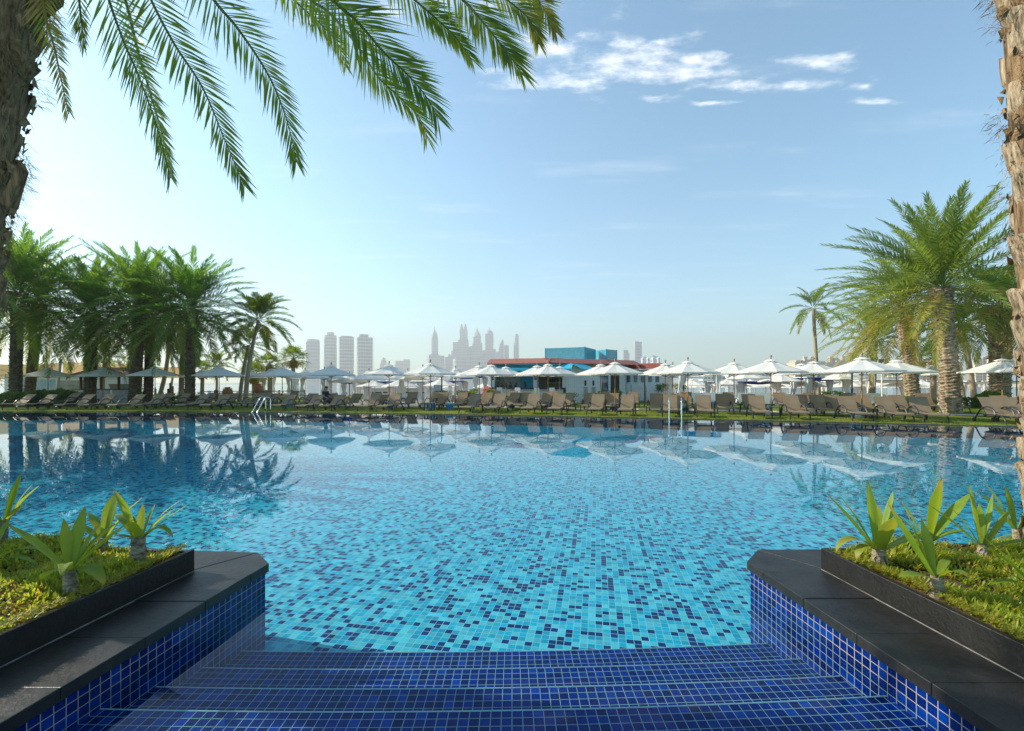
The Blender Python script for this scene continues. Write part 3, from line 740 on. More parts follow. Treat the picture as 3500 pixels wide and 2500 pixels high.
b0, t0 = pp(3190, 34, 3190, 1228); fan_palm('fan palm glimpsed behind the biggest sunlit date palm trunk', b0, t0, 26, .8, 1.1, 44, GF, False)
b0, t0 = pp(690, 50, 693, 1268); fan_palm('fan palm with bright tips behind the shaded parasol row', b0, t0, 22, .8, .9, 45, GF)

GR = 'sunlit palms by the far loungers'
b0, t0 = pp(3252, 22.6, 3214, 985)
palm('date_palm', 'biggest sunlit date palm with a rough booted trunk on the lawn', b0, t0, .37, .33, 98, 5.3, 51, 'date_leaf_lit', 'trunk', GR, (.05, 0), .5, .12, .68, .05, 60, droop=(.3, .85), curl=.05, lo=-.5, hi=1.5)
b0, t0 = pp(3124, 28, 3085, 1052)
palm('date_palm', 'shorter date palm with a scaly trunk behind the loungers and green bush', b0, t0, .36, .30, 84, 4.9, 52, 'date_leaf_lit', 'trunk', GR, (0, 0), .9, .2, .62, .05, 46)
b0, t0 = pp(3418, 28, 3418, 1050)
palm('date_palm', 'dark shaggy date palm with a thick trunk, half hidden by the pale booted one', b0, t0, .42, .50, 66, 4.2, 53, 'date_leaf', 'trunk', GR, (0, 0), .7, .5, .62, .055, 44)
b0, t0 = pp(2979, 33, 2990, 1165)
palm('date_palm', 'low palm with golden hanging fronds over the parasols', b0, t0, .19, .17, 44, 4.2, 54, 'date_leaf_lit', 'trunk_pale', GR, (0, 0), .95, 0, .55, .05, 44, lo=-.6)
b0, t0 = pp(2804, 38, 2780, 1055)
palm('coconut_palm', 'thin lone coconut palm with a small crown beyond the parasols', b0, t0, .17, .12, 19, 2.5, 55, 'coco_leaf', 'trunk_pale', GR, (-.05, 0), .7, 0, .55, .06, 34, lo=-1.1)
b0, t0 = pp(3335, 36, 3285, 1110)
palm('coconut_palm', 'pale leaning trunk palm between the biggest and the darkest date palms', b0, t0, .22, .16, 26, 2.8, 56, 'coco_leaf', 'trunk_pale', GR, (.1, 0), .6, 0, .55, .05, 30)
b0, t0 = pp(3300, 37, 3240, 1130)
palm('coconut_palm', 'second pale leaning trunk close behind the biggest date palm', b0, t0, .20, .15, 24, 2.6, 57, 'coco_leaf', 'trunk_pale', GR, (.1, 0), .6, 0, .55, .05, 30)

# ------------------------------------------------------------------ the two palms at the planters, seen close
def near_trunk(root, base, top, r0, r1, bmat, seed, long_top, bow=0.0, sc=1.0, hair=1.0):
    r = random.Random(seed); base, top = Vector(base), Vector(top); ax = (top - base); H = ax.length; ax.normalize()
    b = MB(); b.tube([base + ax * (H * i / 12) + Vector((bow * math.sin(math.pi * i / 12), 0, 0)) for i in range(13)], [r0 + (r1 - r0) * i / 12 for i in range(13)], 14); b.build('trunk', M['boot_dark'], root, smooth=True)
    b = MB(); k = 0; h = .03
    while h < H - .05:
        t = h / H; a = k * 2.39996 + r.uniform(-.12, .12); rr = r0 + (r1 - r0) * t
        c = base + ax * h + Vector((bow * math.sin(math.pi * t), 0, 0)); rad = Vector((math.cos(a), math.sin(a), 0)); tan = Vector((-math.sin(a), math.cos(a), 0))
        lt = max(0, (t - long_top) / (1 - long_top)) if t > long_top else 0
        w = sc * r.uniform(.20, .27) * (1 - .25 * lt); hh = sc * r.uniform(.17, .28) * (1 + .7 * lt * r.uniform(.4, 1)); out = r.uniform(-.012, .042) + .12 * lt * r.uniform(.1, 1) ** 2
        S = (-1, -.6, -.2, .2, .6, 1); V = []; jag = [r.uniform(-.02, .02) for _ in S]
        lvl = ((-.16, -.03, 1.02), (.25, .012, 1.0), (.65, .4 * out + .02, .92), (1.0, out + .02, .78))
        for (u, o, ww) in lvl:
            for i, s_ in enumerate(S):
                V.append(c + ax * (u * hh + (jag[i] if u == 1 else 0)) + tan * (s_ * w * .5 * ww) + rad * (rr + o - .055 * s_ * s_ + (.008 * (i % 2) if u > 0 else 0)))
        for i, s_ in enumerate(S): V.append(c + ax * (hh - .01 + jag[i] * .5) + tan * (s_ * w * .36) + rad * (rr + out - .06 - .04 * s_ * s_))
        for i, s_ in enumerate(S): V.append(c + ax * (.45 * hh) + tan * (s_ * w * .40) + rad * (rr - .03 - .04 * s_ * s_))
        n = 6; Fs = [(j * n + i, j * n + i + 1, (j + 1) * n + i + 1, (j + 1) * n + i) for j in range(5) for i in range(n - 1)]
        Fs += [(j * n, (j + 1) * n, 5 * n, 5 * n) if False else (j * n, (j + 1) * n, 5 * n) for j in range(3)] + [((j + 1) * n + 5, j * n + 5, 5 * n + 5) for j in range(3)]
        Fs += [(3 * n, 4 * n, 5 * n), (4 * n + 5, 3 * n + 5, 5 * n + 5)]
        b.add(V, Fs); k += 1; h += r.uniform(.040, .056) * sc
    b.build('boots', M[bmat], root)
    # loose fibre between the boots
    b = MB()
    clumps = [(r.random() ** .6, r.uniform(0, 6.28)) for _ in range(90)]
    for i in range(6500):
        t, a = r.choice(clumps); t = min(1, max(0, t + r.gauss(0, .012))); a += r.gauss(0, .16); rr = r0 + (r1 - r0) * t
        p = base + ax * (H * t) + Vector((bow * math.sin(math.pi * t), 0, 0)) + Vector((math.cos(a), math.sin(a), 0)) * (rr + r.uniform(.0, .10))
        L = r.uniform(.03, .12) * (.5 + t) * hair; d = Vector((math.cos(a + r.uniform(-1.3, 1.3)), math.sin(a + r.uniform(-1.3, 1.3)), r.uniform(-2.2, .3))).normalized()
        q = p + d * L * .5; e = q + (d + Vector((r.uniform(-.6, .6), r.uniform(-.6, .6), r.uniform(-1.1, .1)))).normalized() * L * .5
        wd = Vector((-math.sin(a), math.cos(a), r.uniform(-.5, .5))).normalized() * r.uniform(.0014, .0034)
        b.add([p - wd, p + wd, q + wd, q - wd, e], [(0, 1, 2, 3), (3, 2, 4)])
    # burlap like sheaths torn into rags between the boots
    for i in range(int(1300 * hair ** 2)):
        t = r.random(); a = r.uniform(0, 6.28); rr = r0 + (r1 - r0) * t
        rad = Vector((math.cos(a), math.sin(a), 0)); tan = Vector((-math.sin(a), math.cos(a), 0))
        p = base + ax * (H * t) + Vector((bow * math.sin(math.pi * t), 0, 0)) + rad * (rr + r.uniform(-.005, .035) * hair); s_ = r.uniform(.02, .06)
        P = [p + tan * (s_ * r.uniform(-1, -.3)) + rad * r.uniform(-.01, .02), p + tan * (s_ * r.uniform(.3, 1)) + rad * r.uniform(-.01, .02), p + tan * (s_ * r.uniform(.1, .8)) + ax * (s_ * r.uniform(.5, 1.8)) + rad * r.uniform(-.02, .035), p + tan * (s_ * r.uniform(-.8, -.1)) + ax * (s_ * r.uniform(.5, 1.8)) + rad * r.uniform(-.02, .035)]
        b.add(P, [(0, 1, 2), (0, 2, 3)])
    b.build('fibre', M['fibre'], root)

pl = thing('date_palm', 'shaggy brown date palm in the shaded planter with long green fronds hanging from its top', 'palm tree')
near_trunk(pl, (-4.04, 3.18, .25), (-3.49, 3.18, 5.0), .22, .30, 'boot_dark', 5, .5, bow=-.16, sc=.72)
CT = Vector((-3.15, 3.05, 5.15))
def px3(px, py, d): return at(px, d, py)
def catmull(P, n):
    out = []; P = [P[0] * 2 - P[1]] + P + [P[-1] * 2 - P[-2]]
    for i in range(1, len(P) - 2):
        for k in range(n):
            t = k / n; a, b_, c, d = P[i - 1], P[i], P[i + 1], P[i + 2]
            out.append(.5 * ((2 * b_) + (c - a) * t + (2 * a - 5 * b_ + 4 * c - d) * t * t + (3 * b_ - a - 3 * c + d) * t ** 3))
    return out + [P[-2]]
FR = [  # traced midribs (photograph px), depth of first and last point, leaflet length, age
    ([(150, 20), (185, 160), (215, 300), (251, 460)], 2.9, 2.7, .22, .62),
    ([(268, -20), (280, 90), (291, 195)], 3.3, 3.3, .20, .25),
    ([(355, -60), (419, 133), (468, 246), (532, 419), (570, 560), (600, 668)], 2.75, 2.5, .30, .05),
    ([(415, -40), (470, 170), (520, 340), (560, 480), (585, 610)], 3.4, 3.2, .26, .05),
    ([(495, -50), (591, 143), (690, 296), (764, 468), (815, 590), (864, 696)], 2.7, 2.5, .30, .12),
    ([(710, -30), (813, 99), (911, 246), (970, 380), (1005, 510), (1020, 610)], 2.9, 2.75, .33, .05),
    ([(985, -20), (1097, 84), (1156, 158), (1200, 287)], 3.4, 3.3, .27, 0),
    ([(1110, -30), (1220, 74), (1319, 187), (1393, 256), (1466, 345), (1537, 495)], 2.7, 2.55, .40, 0),
    ([(1030, -30), (1120, 40), (1215, 148), (1294, 266), (1368, 335), (1442, 419), (1483, 564)], 3.0, 2.8, .33, .05),
    ([(1385, -30), (1491, 64), (1565, 138), (1651, 263)], 3.0, 2.9, .30, 0),
    ([(1540, -40), (1639, 64), (1708, 148), (1747, 197), (1818, 307)], 2.8, 2.65, .36, .03),
    ([(1670, -50), (1787, 44), (1826, 99), (1851, 193)], 3.1, 3.0, .30, .25),
    ([(1780, -60), (1866, 49), (1912, 135)], 3.3, 3.2, .30, .3)]
r = random.Random(77)
for P, d0, d1, ll, age in FR:
    m = len(P); Q = [px3(x, y, d0 + (d1 - d0) * i / (m - 1)) for i, (x, y) in enumerate(P)]
    first = Q[0]; s0 = CT + (Vector((first.x, first.y, CT.z)) - CT).normalized() * .15
    span = (first - s0).length
    mids = [s0, s0.lerp(first, .35) + Vector((0, 0, .16 * span)), s0.lerp(first, .72) + Vector((0, 0, .13 * span))]
    if span < .9: mids = [s0]
    path = catmull(mids + Q, 7)
    tot = sum((a - b_).length for a, b_ in zip(path, path[1:]))
    b = MB(); frond(b, None, 0, 0, 0, 0, int(tot * 30), ll * .9, .0115, r, age, rach=.015, vee=.22, pts=path[:int(len(path) * .945)], curl=.06, start=.16, sweepa=(.95, .30), face=Vector((r.uniform(-.35, .35), -1, r.uniform(-.1, .35))))
    b.build('frond', M['near_leaf'], pl)
# the rest of its crown, above and behind the frame
for i in range(11):
    az = 2.7 + i * .2 + r.uniform(-.1, .1)
    b = MB(); frond(b, CT, az, r.uniform(.2, 1.2), 3.6, r.uniform(.9, 1.4), 70, .34, .022, r, 0, rach=.02); b.build('frond', M['near_leaf'], pl)

pr = thing('date_palm', 'pale booted date palm trunk rising from the sunlit planter with frayed fibre near its top', 'palm tree')
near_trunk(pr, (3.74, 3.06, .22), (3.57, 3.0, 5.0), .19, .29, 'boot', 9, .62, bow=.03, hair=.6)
for i in range(8):
    az = -1.3 + i * .3 + r.uniform(-.1, .1)
    b = MB(); frond(b, Vector((3.55, 3.0, 5.05)), az, r.uniform(.5, 1.3), 3.6, r.uniform(.7, 1.0), 60, .34, .022, r, 0, rach=.02); b.build('frond', M['near_leaf'], pr)
# dry stub hanging from the sunlit trunk
b = MB()
for k in range(70):
    p = Vector((3.36, 2.92, 3.16)); d = Vector((-1.0, r.uniform(-.4, .2), r.uniform(-.62, .05))).normalized(); e = p + d * r.uniform(.12, .30); wd = Vector((0, .3, 1)).normalized() * .0022; b.cur = 1
    b.add([p - wd, p + wd, e], [(0, 1, 2)])
b.build('dry_stub', M['fibre'], pr)

# ------------------------------------------------------------------ crinum lilies in the planters
M['lily'] = leaf_mat('lily leaf', (.10, .21, .012), (.19, .29, .022), (.40, .24, .05), .40, (.46, .56, .03), rough=.5, scale=9)
M['lily_stem'] = pmat('lily stem', (.11, .075, .048), (.40, .34, .25), 18, .85, .2, .7, 60, stretch=(1, 1, 3))
def strap(b, p, az, e0, L, wmax, droop, r, fold=.25, age=0.0):
    wmax *= .98; L *= .82
    n = 12; q = Vector(p); V = []
    for i in range(n + 1):
        s = i / n; e = e0 - droop * s ** 1.7
        d = Vector((math.cos(az) * math.cos(e), math.sin(az) * math.cos(e), math.sin(e))); side = Vector((-math.sin(az), math.cos(az), 0)); nr = side.cross(d) * -1
        wd = wmax * (.42 + .58 * math.sin(min(1, s * 1.25) * 1.57)) * (1 - max(0, s - .62) / .38 * 1.0) ** .75 * .5 + .0006
        fo = fold * (1 - .5 * s)
        for u in (-1, -.5, 0, .5, 1): V.append(q + side * (u * wd * math.cos(fo)) + nr * (abs(u) * wd * math.sin(fo) + (.002 if u in (-.5, .5) else 0)))
        q = q + d * (L / n)
    b.cur = age
    o_ = len(b.v)
    b.add(V, [(i * 5 + k, i * 5 + k + 1, (i + 1) * 5 + k + 1, (i + 1) * 5 + k) for i in range(n) for k in range(4)])
    tp = r.choice((.0, .3, .9))
    for i in range(n - 2, n + 1):
        for k in range(5): b.at[o_ + i * 5 + k] = max(age, tp * (i - n + 3) / 3, .001)
def lily(label, base, stem_h, sr, leaves, seed, tilt=(0, 0)):
    r = random.Random(seed); root = thing('crinum_lily', label, 'plant', base, group='crinum lilies in the planters')
    stem_h *= .85; top = Vector((tilt[0], tilt[1], stem_h)); b = MB(); n = 9
    b.tube([Vector((0, 0, -.05)).lerp(top, i / n) for i in range(n + 1)], [sr * (1.15 - .25 * i / n) * r.uniform(.9, 1.1) for i in range(n + 1)], 12)
    for k in range(9):      # ragged sheath scraps
        a = r.uniform(0, 6.28); z = r.uniform(.1, .9); p = Vector((0, 0, 0)).lerp(top, z) + Vector((math.cos(a), math.sin(a), 0)) * sr; wd = Vector((-math.sin(a), math.cos(a), 0)) * .012
        b.add([p - wd, p + wd, p + Vector((math.cos(a) * .02, math.sin(a) * .02, -.035))], [(0, 1, 2)])
    b.build('stem', M['lily_stem'], root, smooth=False)
    for lf in leaves:
        az, e0, L, wd, dr = lf[:5]; b = MB(); strap(b, top + Vector((math.cos(az) * sr * .5, math.sin(az) * sr * .5, -.02)), az, e0, L, wd, dr, r, age=lf[5] if len(lf) > 5 else r.random() * .12)
        b.build('leaf', M['lily'], root, smooth=True)
P_ = math.pi
def W0(px, d, z=.29): p = at(px, d); return (p.x, p.y, z)
lily('lily with the widest splayed leaves, on the front of the shaded planter', W0(238, 2.58), .20, .030,
     [(P_ * 1.02, .80, .52, .062, .30), (1.9, 1.25, .44, .07, .25), (.1, .78, .55, .085, .2), (.35, 1.0, .42, .07, .4), (2.6, 1.35, .36, .06, .2), (-.25, .35, .34, .09, 1.7), (P_ * .95, .1, .25, .085, 1.6), (1.2, 1.15, .34, .05, .3), (-.9, .7, .4, .06, 1.4), (.9, 1.1, .40, .05, .9, .3)], 1)
lily('lily on a thick stub by the curb corner, one leaf bent down', W0(473, 3.06), .22, .042,
     [(.25, .72, .42, .06, .15), (.05, .85, .36, .05, .3), (P_ * .93, 1.15, .46, .06, .35), (P_ * .88, .95, .34, .10, 1.2, .15), (2.0, 1.3, .28, .05, .2), (1.0, 1.3, .28, .05, .2), (-.15, .8, .36, .06, 2.2, .1), (P_ * 1.05, .45, .26, .05, 1.9, .3), (-1.2, 1.2, .22, .06, .6), (.5, 1.0, .38, .05, .5)], 2)
lily('lily half hidden behind the splayed one in the shaded planter', W0(352, 3.26), .13, .03,
     [(P_ * .98, .65, .36, .07, .9), (1.9, 1.2, .40, .09, .2), (.3, 1.0, .44, .10, .25), (.1, .6, .34, .06, .6, .3), (P_ * .85, .9, .34, .06, .7), (1.2, 1.35, .42, .08, .1)], 3)
lily('lily beside the shaggy brown trunk with pointed leaves', W0(8, 3.36), .24, .032,
     [(1.5, 1.3, .44, .07, .1), (.3, 1.0, .40, .07, .25), (P_, .9, .4, .07, .5), (-.2, .75, .32, .06, .4), (-1.2, .9, .3, .06, 1.2), (.8, 1.15, .36, .06, .2)], 4)
lily('lily bowing long grey green leaves over the shaded soil', W0(-60, 2.85), .08, .03,
     [(-.15, .55, .52, .05, 1.3), (.1, .75, .46, .06, 1.4), (-.6, .6, .44, .05, 1.4), (.5, .9, .40, .05, .9), (P_, .8, .4, .06, .8), (1.8, 1.1, .4, .05, .5)], 5)
lily('lily with drooping yellowed leaf tips at the front corner of the sunlit planter', W0(3004, 3.02), .14, .040,
     [(P_ * .97, .92, .60, .085, .1), (P_ * .9, 1.1, .52, .075, .15), (1.7, 1.45, .56, .075, .05), (.4, 1.2, .50, .06, -.1), (.05, .45, .46, .075, .2), (-1.57, 1.3, .38, .125, .5, .2), (P_ * 1.02, .75, .42, .08, 2.3, .35), (P_ * 1.12, .65, .32, .07, 2.4, .25), (.9, 1.2, .38, .06, .3), (-.8, .9, .3, .07, .9)], 6)
lily('tall lily behind the drooping one with one broad upright leaf', W0(3168, 3.24), .12, .035,
     [(-1.4, 1.42, .60, .12, .05), (.18, .78, .62, .09, .15), (.5, 1.05, .46, .05, .2), (P_ * .93, .9, .44, .06, .5), (P_ * .98, .7, .36, .07, .9), (2.2, 1.2, .4, .06, .3), (-.3, .7, .3, .07, .8)], 7)
lily('lily on a flaking white stub with broad leaves leaning to the coping', W0(3203, 2.56), .155, .033,
     [(P_ * .93, 1.05, .58, .11, -.1), (P_ * .8, 1.25, .50, .10, -.05), (1.9, 1.4, .40, .10, .05), (P_ * 1.02, .35, .26, .085, .8), (-1.4, 1.1, .22, .08, 1.9), (.6, .6, .3, .05, 1.2)], 8)
lily('spiky lily with thin leaves at the water side of the sunlit planter', W0(3360, 3.05), .16, .026,
     [(1.9, 1.42, .52, .06, .0), (P_ * .95, .78, .52, .06, .2), (.5, 1.15, .46, .035, .1), (.2, .85, .42, .05, .15), (P_ * .9, 1.1, .42, .03, .4), (-.05, .22, .42, .05, .1), (.9, 1.2, .36, .05, .2), (-1.2, 1.0, .26, .05, .8)], 9)
lily('lily sending long thin leaves across the dry soil by the pale trunk', W0(3560, 2.50), .10, .03,
     [(P_ * .99, .85, .62, .05, .75), (P_ * .93, .65, .66, .05, .8), (P_ * 1.06, .5, .44, .055, .9), (P_ * .88, .95, .5, .045, .3), (P_ * 1.15, 1.0, .30, .07, .5), (0, .9, .4, .06, .6)], 10)
lily('lily with a hooked leaf close behind the pale trunk', W0(3478, 3.32), .18, .03,
     [(P_ * .95, 1.0, .48, .07, .5), (P_ * .85, 1.2, .5, .06, .3), (.2, 1.0, .4, .06, .6), (1.6, 1.4, .4, .06, .1), (-.5, .8, .3, .06, .9)], 11)

# cut leaf stubs standing out of the shaggy trunk
for (px, py, dx, dz, ln, w_) in ((48, 655, .50, .86, .17, .055), (128, 52, .9, .43, .20, .06), (-10, 1010, .4, .9, .12, .05)):
    p = at(px, 2.96, py); d = Vector((dx, -.12, dz)).normalized(); s_ = d.cross(Vector((0, 1, 0))).normalized(); n_ = s_.cross(d)
    V = []; b = MB()
    for u, ww, tt in ((-.6, 1.35, .03), (.3, 1.0, .022), (1.0, .85, .018)):
        for a_, c_ in ((-1, -1), (1, -1), (1, 1), (-1, 1)): V.append(p + d * (ln * u + (.02 * a_ if u == 1 else 0)) + s_ * (a_ * w_ * .5 * ww) + n_ * (c_ * tt))
    b.add(V, [(0, 3, 2, 1)] + [(j * 4 + k, j * 4 + (k + 1) % 4, (j + 1) * 4 + (k + 1) % 4, (j + 1) * 4 + k) for j in range(2) for k in range(4)] + [(8, 9, 10, 11)])
    b.build('cut_stub', M['boot_dark'], pl)
# ------------------------------------------------------------------ parasols
def make_parasol(ribs=True):
    root = thing('parasol', '-', 'parasol', group='white parasols over the loungers')
    Rr, zr, zt = 1.52, 2.02, 2.58; n = 8
    def spoke(k): a = 2 * math.pi * (k + .5) / n; return Vector((math.cos(a), math.sin(a), 0))
    b = MB(); m = 5
    ring = []
    for j in range(m + 1):
        u = .13 + .87 * j / m; row = []
        for k in range(n):
            p = spoke(k); q = spoke(k + 1)
            z = zt - (zt - zr) * u ** .92
            row.append(p * (Rr * u) + Vector((0, 0, z)))
            row.append((p + q) * .5 * (Rr * u) * .985 + Vector((0, 0, z - .022 * math.sin(u * 3.0))))
        ring.append(row)
    V = [p for row in ring for p in row]; w_ = 2 * n
    Fs = [(j * w_ + k, (j + 1) * w_ + k, (j + 1) * w_ + (k + 1) % w_, j * w_ + (k + 1) % w_) for j in range(m) for k in range(w_)]
    o = len(V); V += [p + Vector((0, 0, -.055)) for p in ring[m]]      # hem
    Fs += [(m * w_ + k, o + k, o + (k + 1) % w_, m * w_ + (k + 1) % w_) for k in range(w_)]
    b.add(V, Fs); b.build('canopy', M['canvas'], root)
    b = MB(); V = []
    for u, z in ((.02, zt + .035), (.10, zt + .008), (.20, zt - .055), (.205, zt - .075)):
        for k in range(n):
            p = spoke(k); q = spoke(k + 1); V.append(p * (Rr * u) + Vector((0, 0, z))); V.append((p + q) * .5 * (Rr * u) + Vector((0, 0, z + (.022 if u > .2 else 0))))
    b.add(V, [(j * w_ + k, (j + 1) * w_ + k, (j + 1) * w_ + (k + 1) % w_, j * w_ + (k + 1) % w_) for j in range(3) for k in range(w_)])
    b.build('vent_cap', M['canvas'], root)
    b = MB(); b.tube([(0, 0, .02), (0, 0, 1.2)], .027, 8); b.tube([(0, 0, 1.2), (0, 0, zt + .07)], .023, 8); b.tube([(0, 0, 1.15), (0, 0, 1.24)], .032, 8); b.build('pole', M['pole'], root)
    b = MB(); b.lathe([(.02, zt + .06), (.035, zt + .09), (.025, zt + .11), (.045, zt + .145), (.05, zt + .18), (.03, zt + .22), (.005, zt + .235)], 8); b.build('finial', M['finial'], root, smooth=True)
    b = MB(); b.lathe([(.30, .0), (.30, .07), (.27, .10), (.06, .10), (.05, .38), (.035, .40)], 14); b.build('base', M['concrete'], root)
    if ribs:
        for k in range(n):
            p = spoke(k); b = MB(); b.tube([p * .2 + Vector((0, 0, zt - .12)), p * (Rr * .6) + Vector((0, 0, zt - (zt - zr) * .64 - .035)), p * (Rr - .02) + Vector((0, 0, zr - .035))], .012, 4)
            b.tube([p * .03 + Vector((0, 0, 1.86)), p * (Rr * .52) + Vector((0, 0, zt - (zt - zr) * .56 - .045))], .009, 4); b.build('rib', M['rib'], root)
    return root
near_par, far_par = make_parasol(True), make_parasol(False)
used_n, used_f = [], []
def dist_of(yf, h=2.80): return F * (h - CAM) / (HZ - yf)
FRONT = [(164, 1250), (352, 1249), (530, 1245.5), (749, 1245), (965, 1246), (1132, 1241), (1330, 1237), (1471, 1232), (1680, 1238), (1873, 1235), (2102, 1228), (2351, 1223.5), (2635, 1217), (2946, 1209), (3475, 1214)]
SECOND = [(450, 1257), (691, 1257), (845, 1258), (929, 1254), (1043, 1256), (1109, 1249), (1195, 1252), (1261, 1250), (1394, 1250), (1445, 1247), (1557, 1250), (1638, 1241), (1729, 1246), (1836, 1241), (1913, 1245), (2053, 1236), (2274, 1233), (2299, 1240), (2509, 1229), (2739, 1234), (2781, 1225), (3065, 1219), (3182, 1240), (3426, 1215)]
parpos = []
def extra_front(px):
    if px < 1000: return 'bluish in the palm shade, '
    return ''
FN = {0: 'parasol at the shaded end of the poolside row, before the beige sails', 1: 'shaded parasol in front of the timber kiosk', 2: 'shaded parasol before the tallest date palm trunk', 3: 'shaded parasol beside the arching date palm, poolside row',
      4: 'parasol just behind the far pool ladder with bent rails', 5: 'first poolside parasol clear of the palm shade', 6: 'poolside parasol below the gap between the block towers and spire', 7: 'poolside parasol directly below the spire tower',
      8: 'poolside parasol before the near end of the white bar', 9: 'poolside parasol before the middle of the bar counter', 10: 'poolside parasol before the blue door of the white bar', 11: 'poolside parasol right behind the straight railed pool ladder',
      12: 'poolside parasol over the blue cooler, next after the ladder', 13: 'largest looking poolside parasol, before the low golden palm', 14: 'poolside parasol cut by the pale booted trunk'}
for i, (px, yf) in enumerate(FRONT):
    d = max(dist_of(yf), edge((px - 1750) / F * dist_of(yf)) + 1.1); p = at(px, d); p.z = hgt(p.x, p.y); parpos.append((p, 0))
    put(near_par, used_n, p, RZa := heading(p.x) + .39 + rng.uniform(-.25, .25), FN[i])
for i, (px, yf) in enumerate(SECOND):
    d = dist_of(yf); p = at(px, d); p.z = hgt(p.x, p.y)
    # keep the top where the photograph shows it even where the ground has begun to fall
    parpos.append((p, 1))
    put(near_par, used_n, p, heading(p.x) + rng.uniform(-.4, .4), f'{ORD[i]} parasol from the kiosk end in the row behind the poolside parasols')
# beach parasols, three lines going down to the sea
rows = [(32.3, 3.5, 'lawn edge', -15, 27), (37.5, 3.3, 'upper', -22, 34), (46, 3.7, 'middle', -20, 42), (57, 4.2, 'lower', -20, 52)]
for y0, stepx, nm, xa, xb in rows:
    x = xa; k = 0
    while x < xb:
        y = y0 + rng.uniform(-1.6, 1.6); X = x + rng.uniform(-.7, .7)
        if not (-4.5 < X < 14.5 and y < 47) and not (X < -15 and y < 45) and not any((X - q.x) ** 2 + (y - q.y) ** 2 < 3.2 for q, _ in parpos):
            put(far_par, used_f, (X, y, hgt(X, y)), rng.uniform(0, 1), f'{ORD[k]} parasol counted from the palms in the {nm} line on the sand'); k += 1
        x += stepx
for o in used_f: o['group'] = 'white parasols on the sand'

# ------------------------------------------------------------------ sun loungers
def make_lounger(rec):
    root = thing('sun_lounger', '-', 'sun lounger', group='taupe sun loungers around the pool')
    W = .62; hy, hz_ = 1.20, .345; BL = .76; ca, sa = math.cos(rec), math.sin(rec)
    def sheet(P, th, w0, name):
        b = MB(); n = len(P); V = []
        for (y, z) in P: V += [(-w0 / 2, y, z), (w0 / 2, y, z)]
        for (y, z) in P: V += [(-w0 / 2, y, z - th), (w0 / 2, y, z - th)]
        o = 2 * n; Fs = []
        for i in range(n - 1):
            a = 2 * i; Fs += [(a, a + 1, a + 3, a + 2), (o + a, o + a + 2, o + a + 3, o + a + 1), (a, a + 2, o + a + 2, o + a), (a + 1, o + a + 1, o + a + 3, a + 3)]
        Fs += [(0, o, o + 1, 1), (2 * n - 2, 2 * n - 1, o + 2 * n - 1, o + 2 * n - 2)]
        b.add(V, Fs); return b.build(name, M['sling'], root, smooth=False)
    sheet([(.0, .30), (.02, .335), (.08, .352), (.5, .338), (1.0, .342), (hy, .352)], .035, W, 'seat')
    sheet([(hy + .005, .356), (hy + BL * .45 * ca - .012, hz_ + BL * .45 * sa), (hy + BL * ca, hz_ + BL * sa), (hy + (BL + .012) * ca + .02, hz_ + (BL + .005) * sa)], .03, W, 'backrest')
    b = MB()
    for s in (-1, 1):
        x = s * (W / 2 + .022); b.tube([(x, .02, .31), (x, .6, .312), (x, hy + .05, .315)], .024, 6); b.tube([(x * .93, hy, .32), (x * .93, hy + BL * ca, .31 + BL * sa)], .014, 5)
    for y in (.05, 1.22): b.box((0, y, .285), (W - .01, .04, .035))
    b.build('frame', M['frame'], root)
    for s in (-1, 1):
        x = s * (W / 2 + .045)
        b = MB(); b.tube(catmull([Vector((x, .34, .30)), Vector((x, .16, .18)), Vector((x, .12, .0))], 4), .026, 6); b.build('front_leg', M['frame'], root)
        b = MB(); b.tube(catmull([Vector((x, .62, .33)), Vector((x, .78, .52)), Vector((x, 1.05, .60)), Vector((x, 1.38, .52)), Vector((x, 1.62, .28)), Vector((x, 1.78, .07))], 4), .025, 6, flat=1.15); b.build('armrest', M['frame'], root)
        b = MB(); b.tube([(x - .025, 1.80, .075), (x + .025, 1.80, .075)], .075, 12); b.build('wheel', M['frame'], root)
    return root
L_lo, L_hi = make_lounger(R(41)), make_lounger(R(52)); used_lo, used_hi = [], []
FRONT_L = [108, 182, 311, 380, 483, 551, 703, 774, 996, 1091, 1163, 1290, 1359, 1628, 1713, 1829, 1914, 2046, 2147, 2290, 2402, 2582, 2698, 2885, 3013, 3130, 3372, 3438]
MID_L = [262, 583, 640, 727, 806, 885, 917, 948, 1071, 1137, 1224, 1414, 1496, 1520, 1585, 1669, 1764, 1798, 1874, 1946, 2019, 2096, 2244, 2316, 2467, 2556, 2730, 2788, 2838, 2941, 3058, 3405]
BACK_L = [905, 1010, 1180, 1316, 1603, 1698, 1757, 1893, 2072, 2165, 2345, 2488, 2660, 2763, 2900, 3150, 3222]
seats = []
def place_l(px, off, lab, hi):
    x = (px - 1750) / F * 24
    for _ in range(12):
        h = -heading(x); y = edge(x - math.sin(h) * 1.8) + off + 1.8 * math.cos(h); x = (px - 1750) / F * y
    h = -heading(x) + rng.uniform(-.07, .07); fx, fy = x - math.sin(h) * 1.75, y - math.cos(h) * 1.75
    z = hgt(fx + math.sin(h), fy + math.cos(h))
    put(L_hi if hi else L_lo, used_hi if hi else used_lo, (fx, fy, z), -h, lab); seats.append((fx, fy, h))
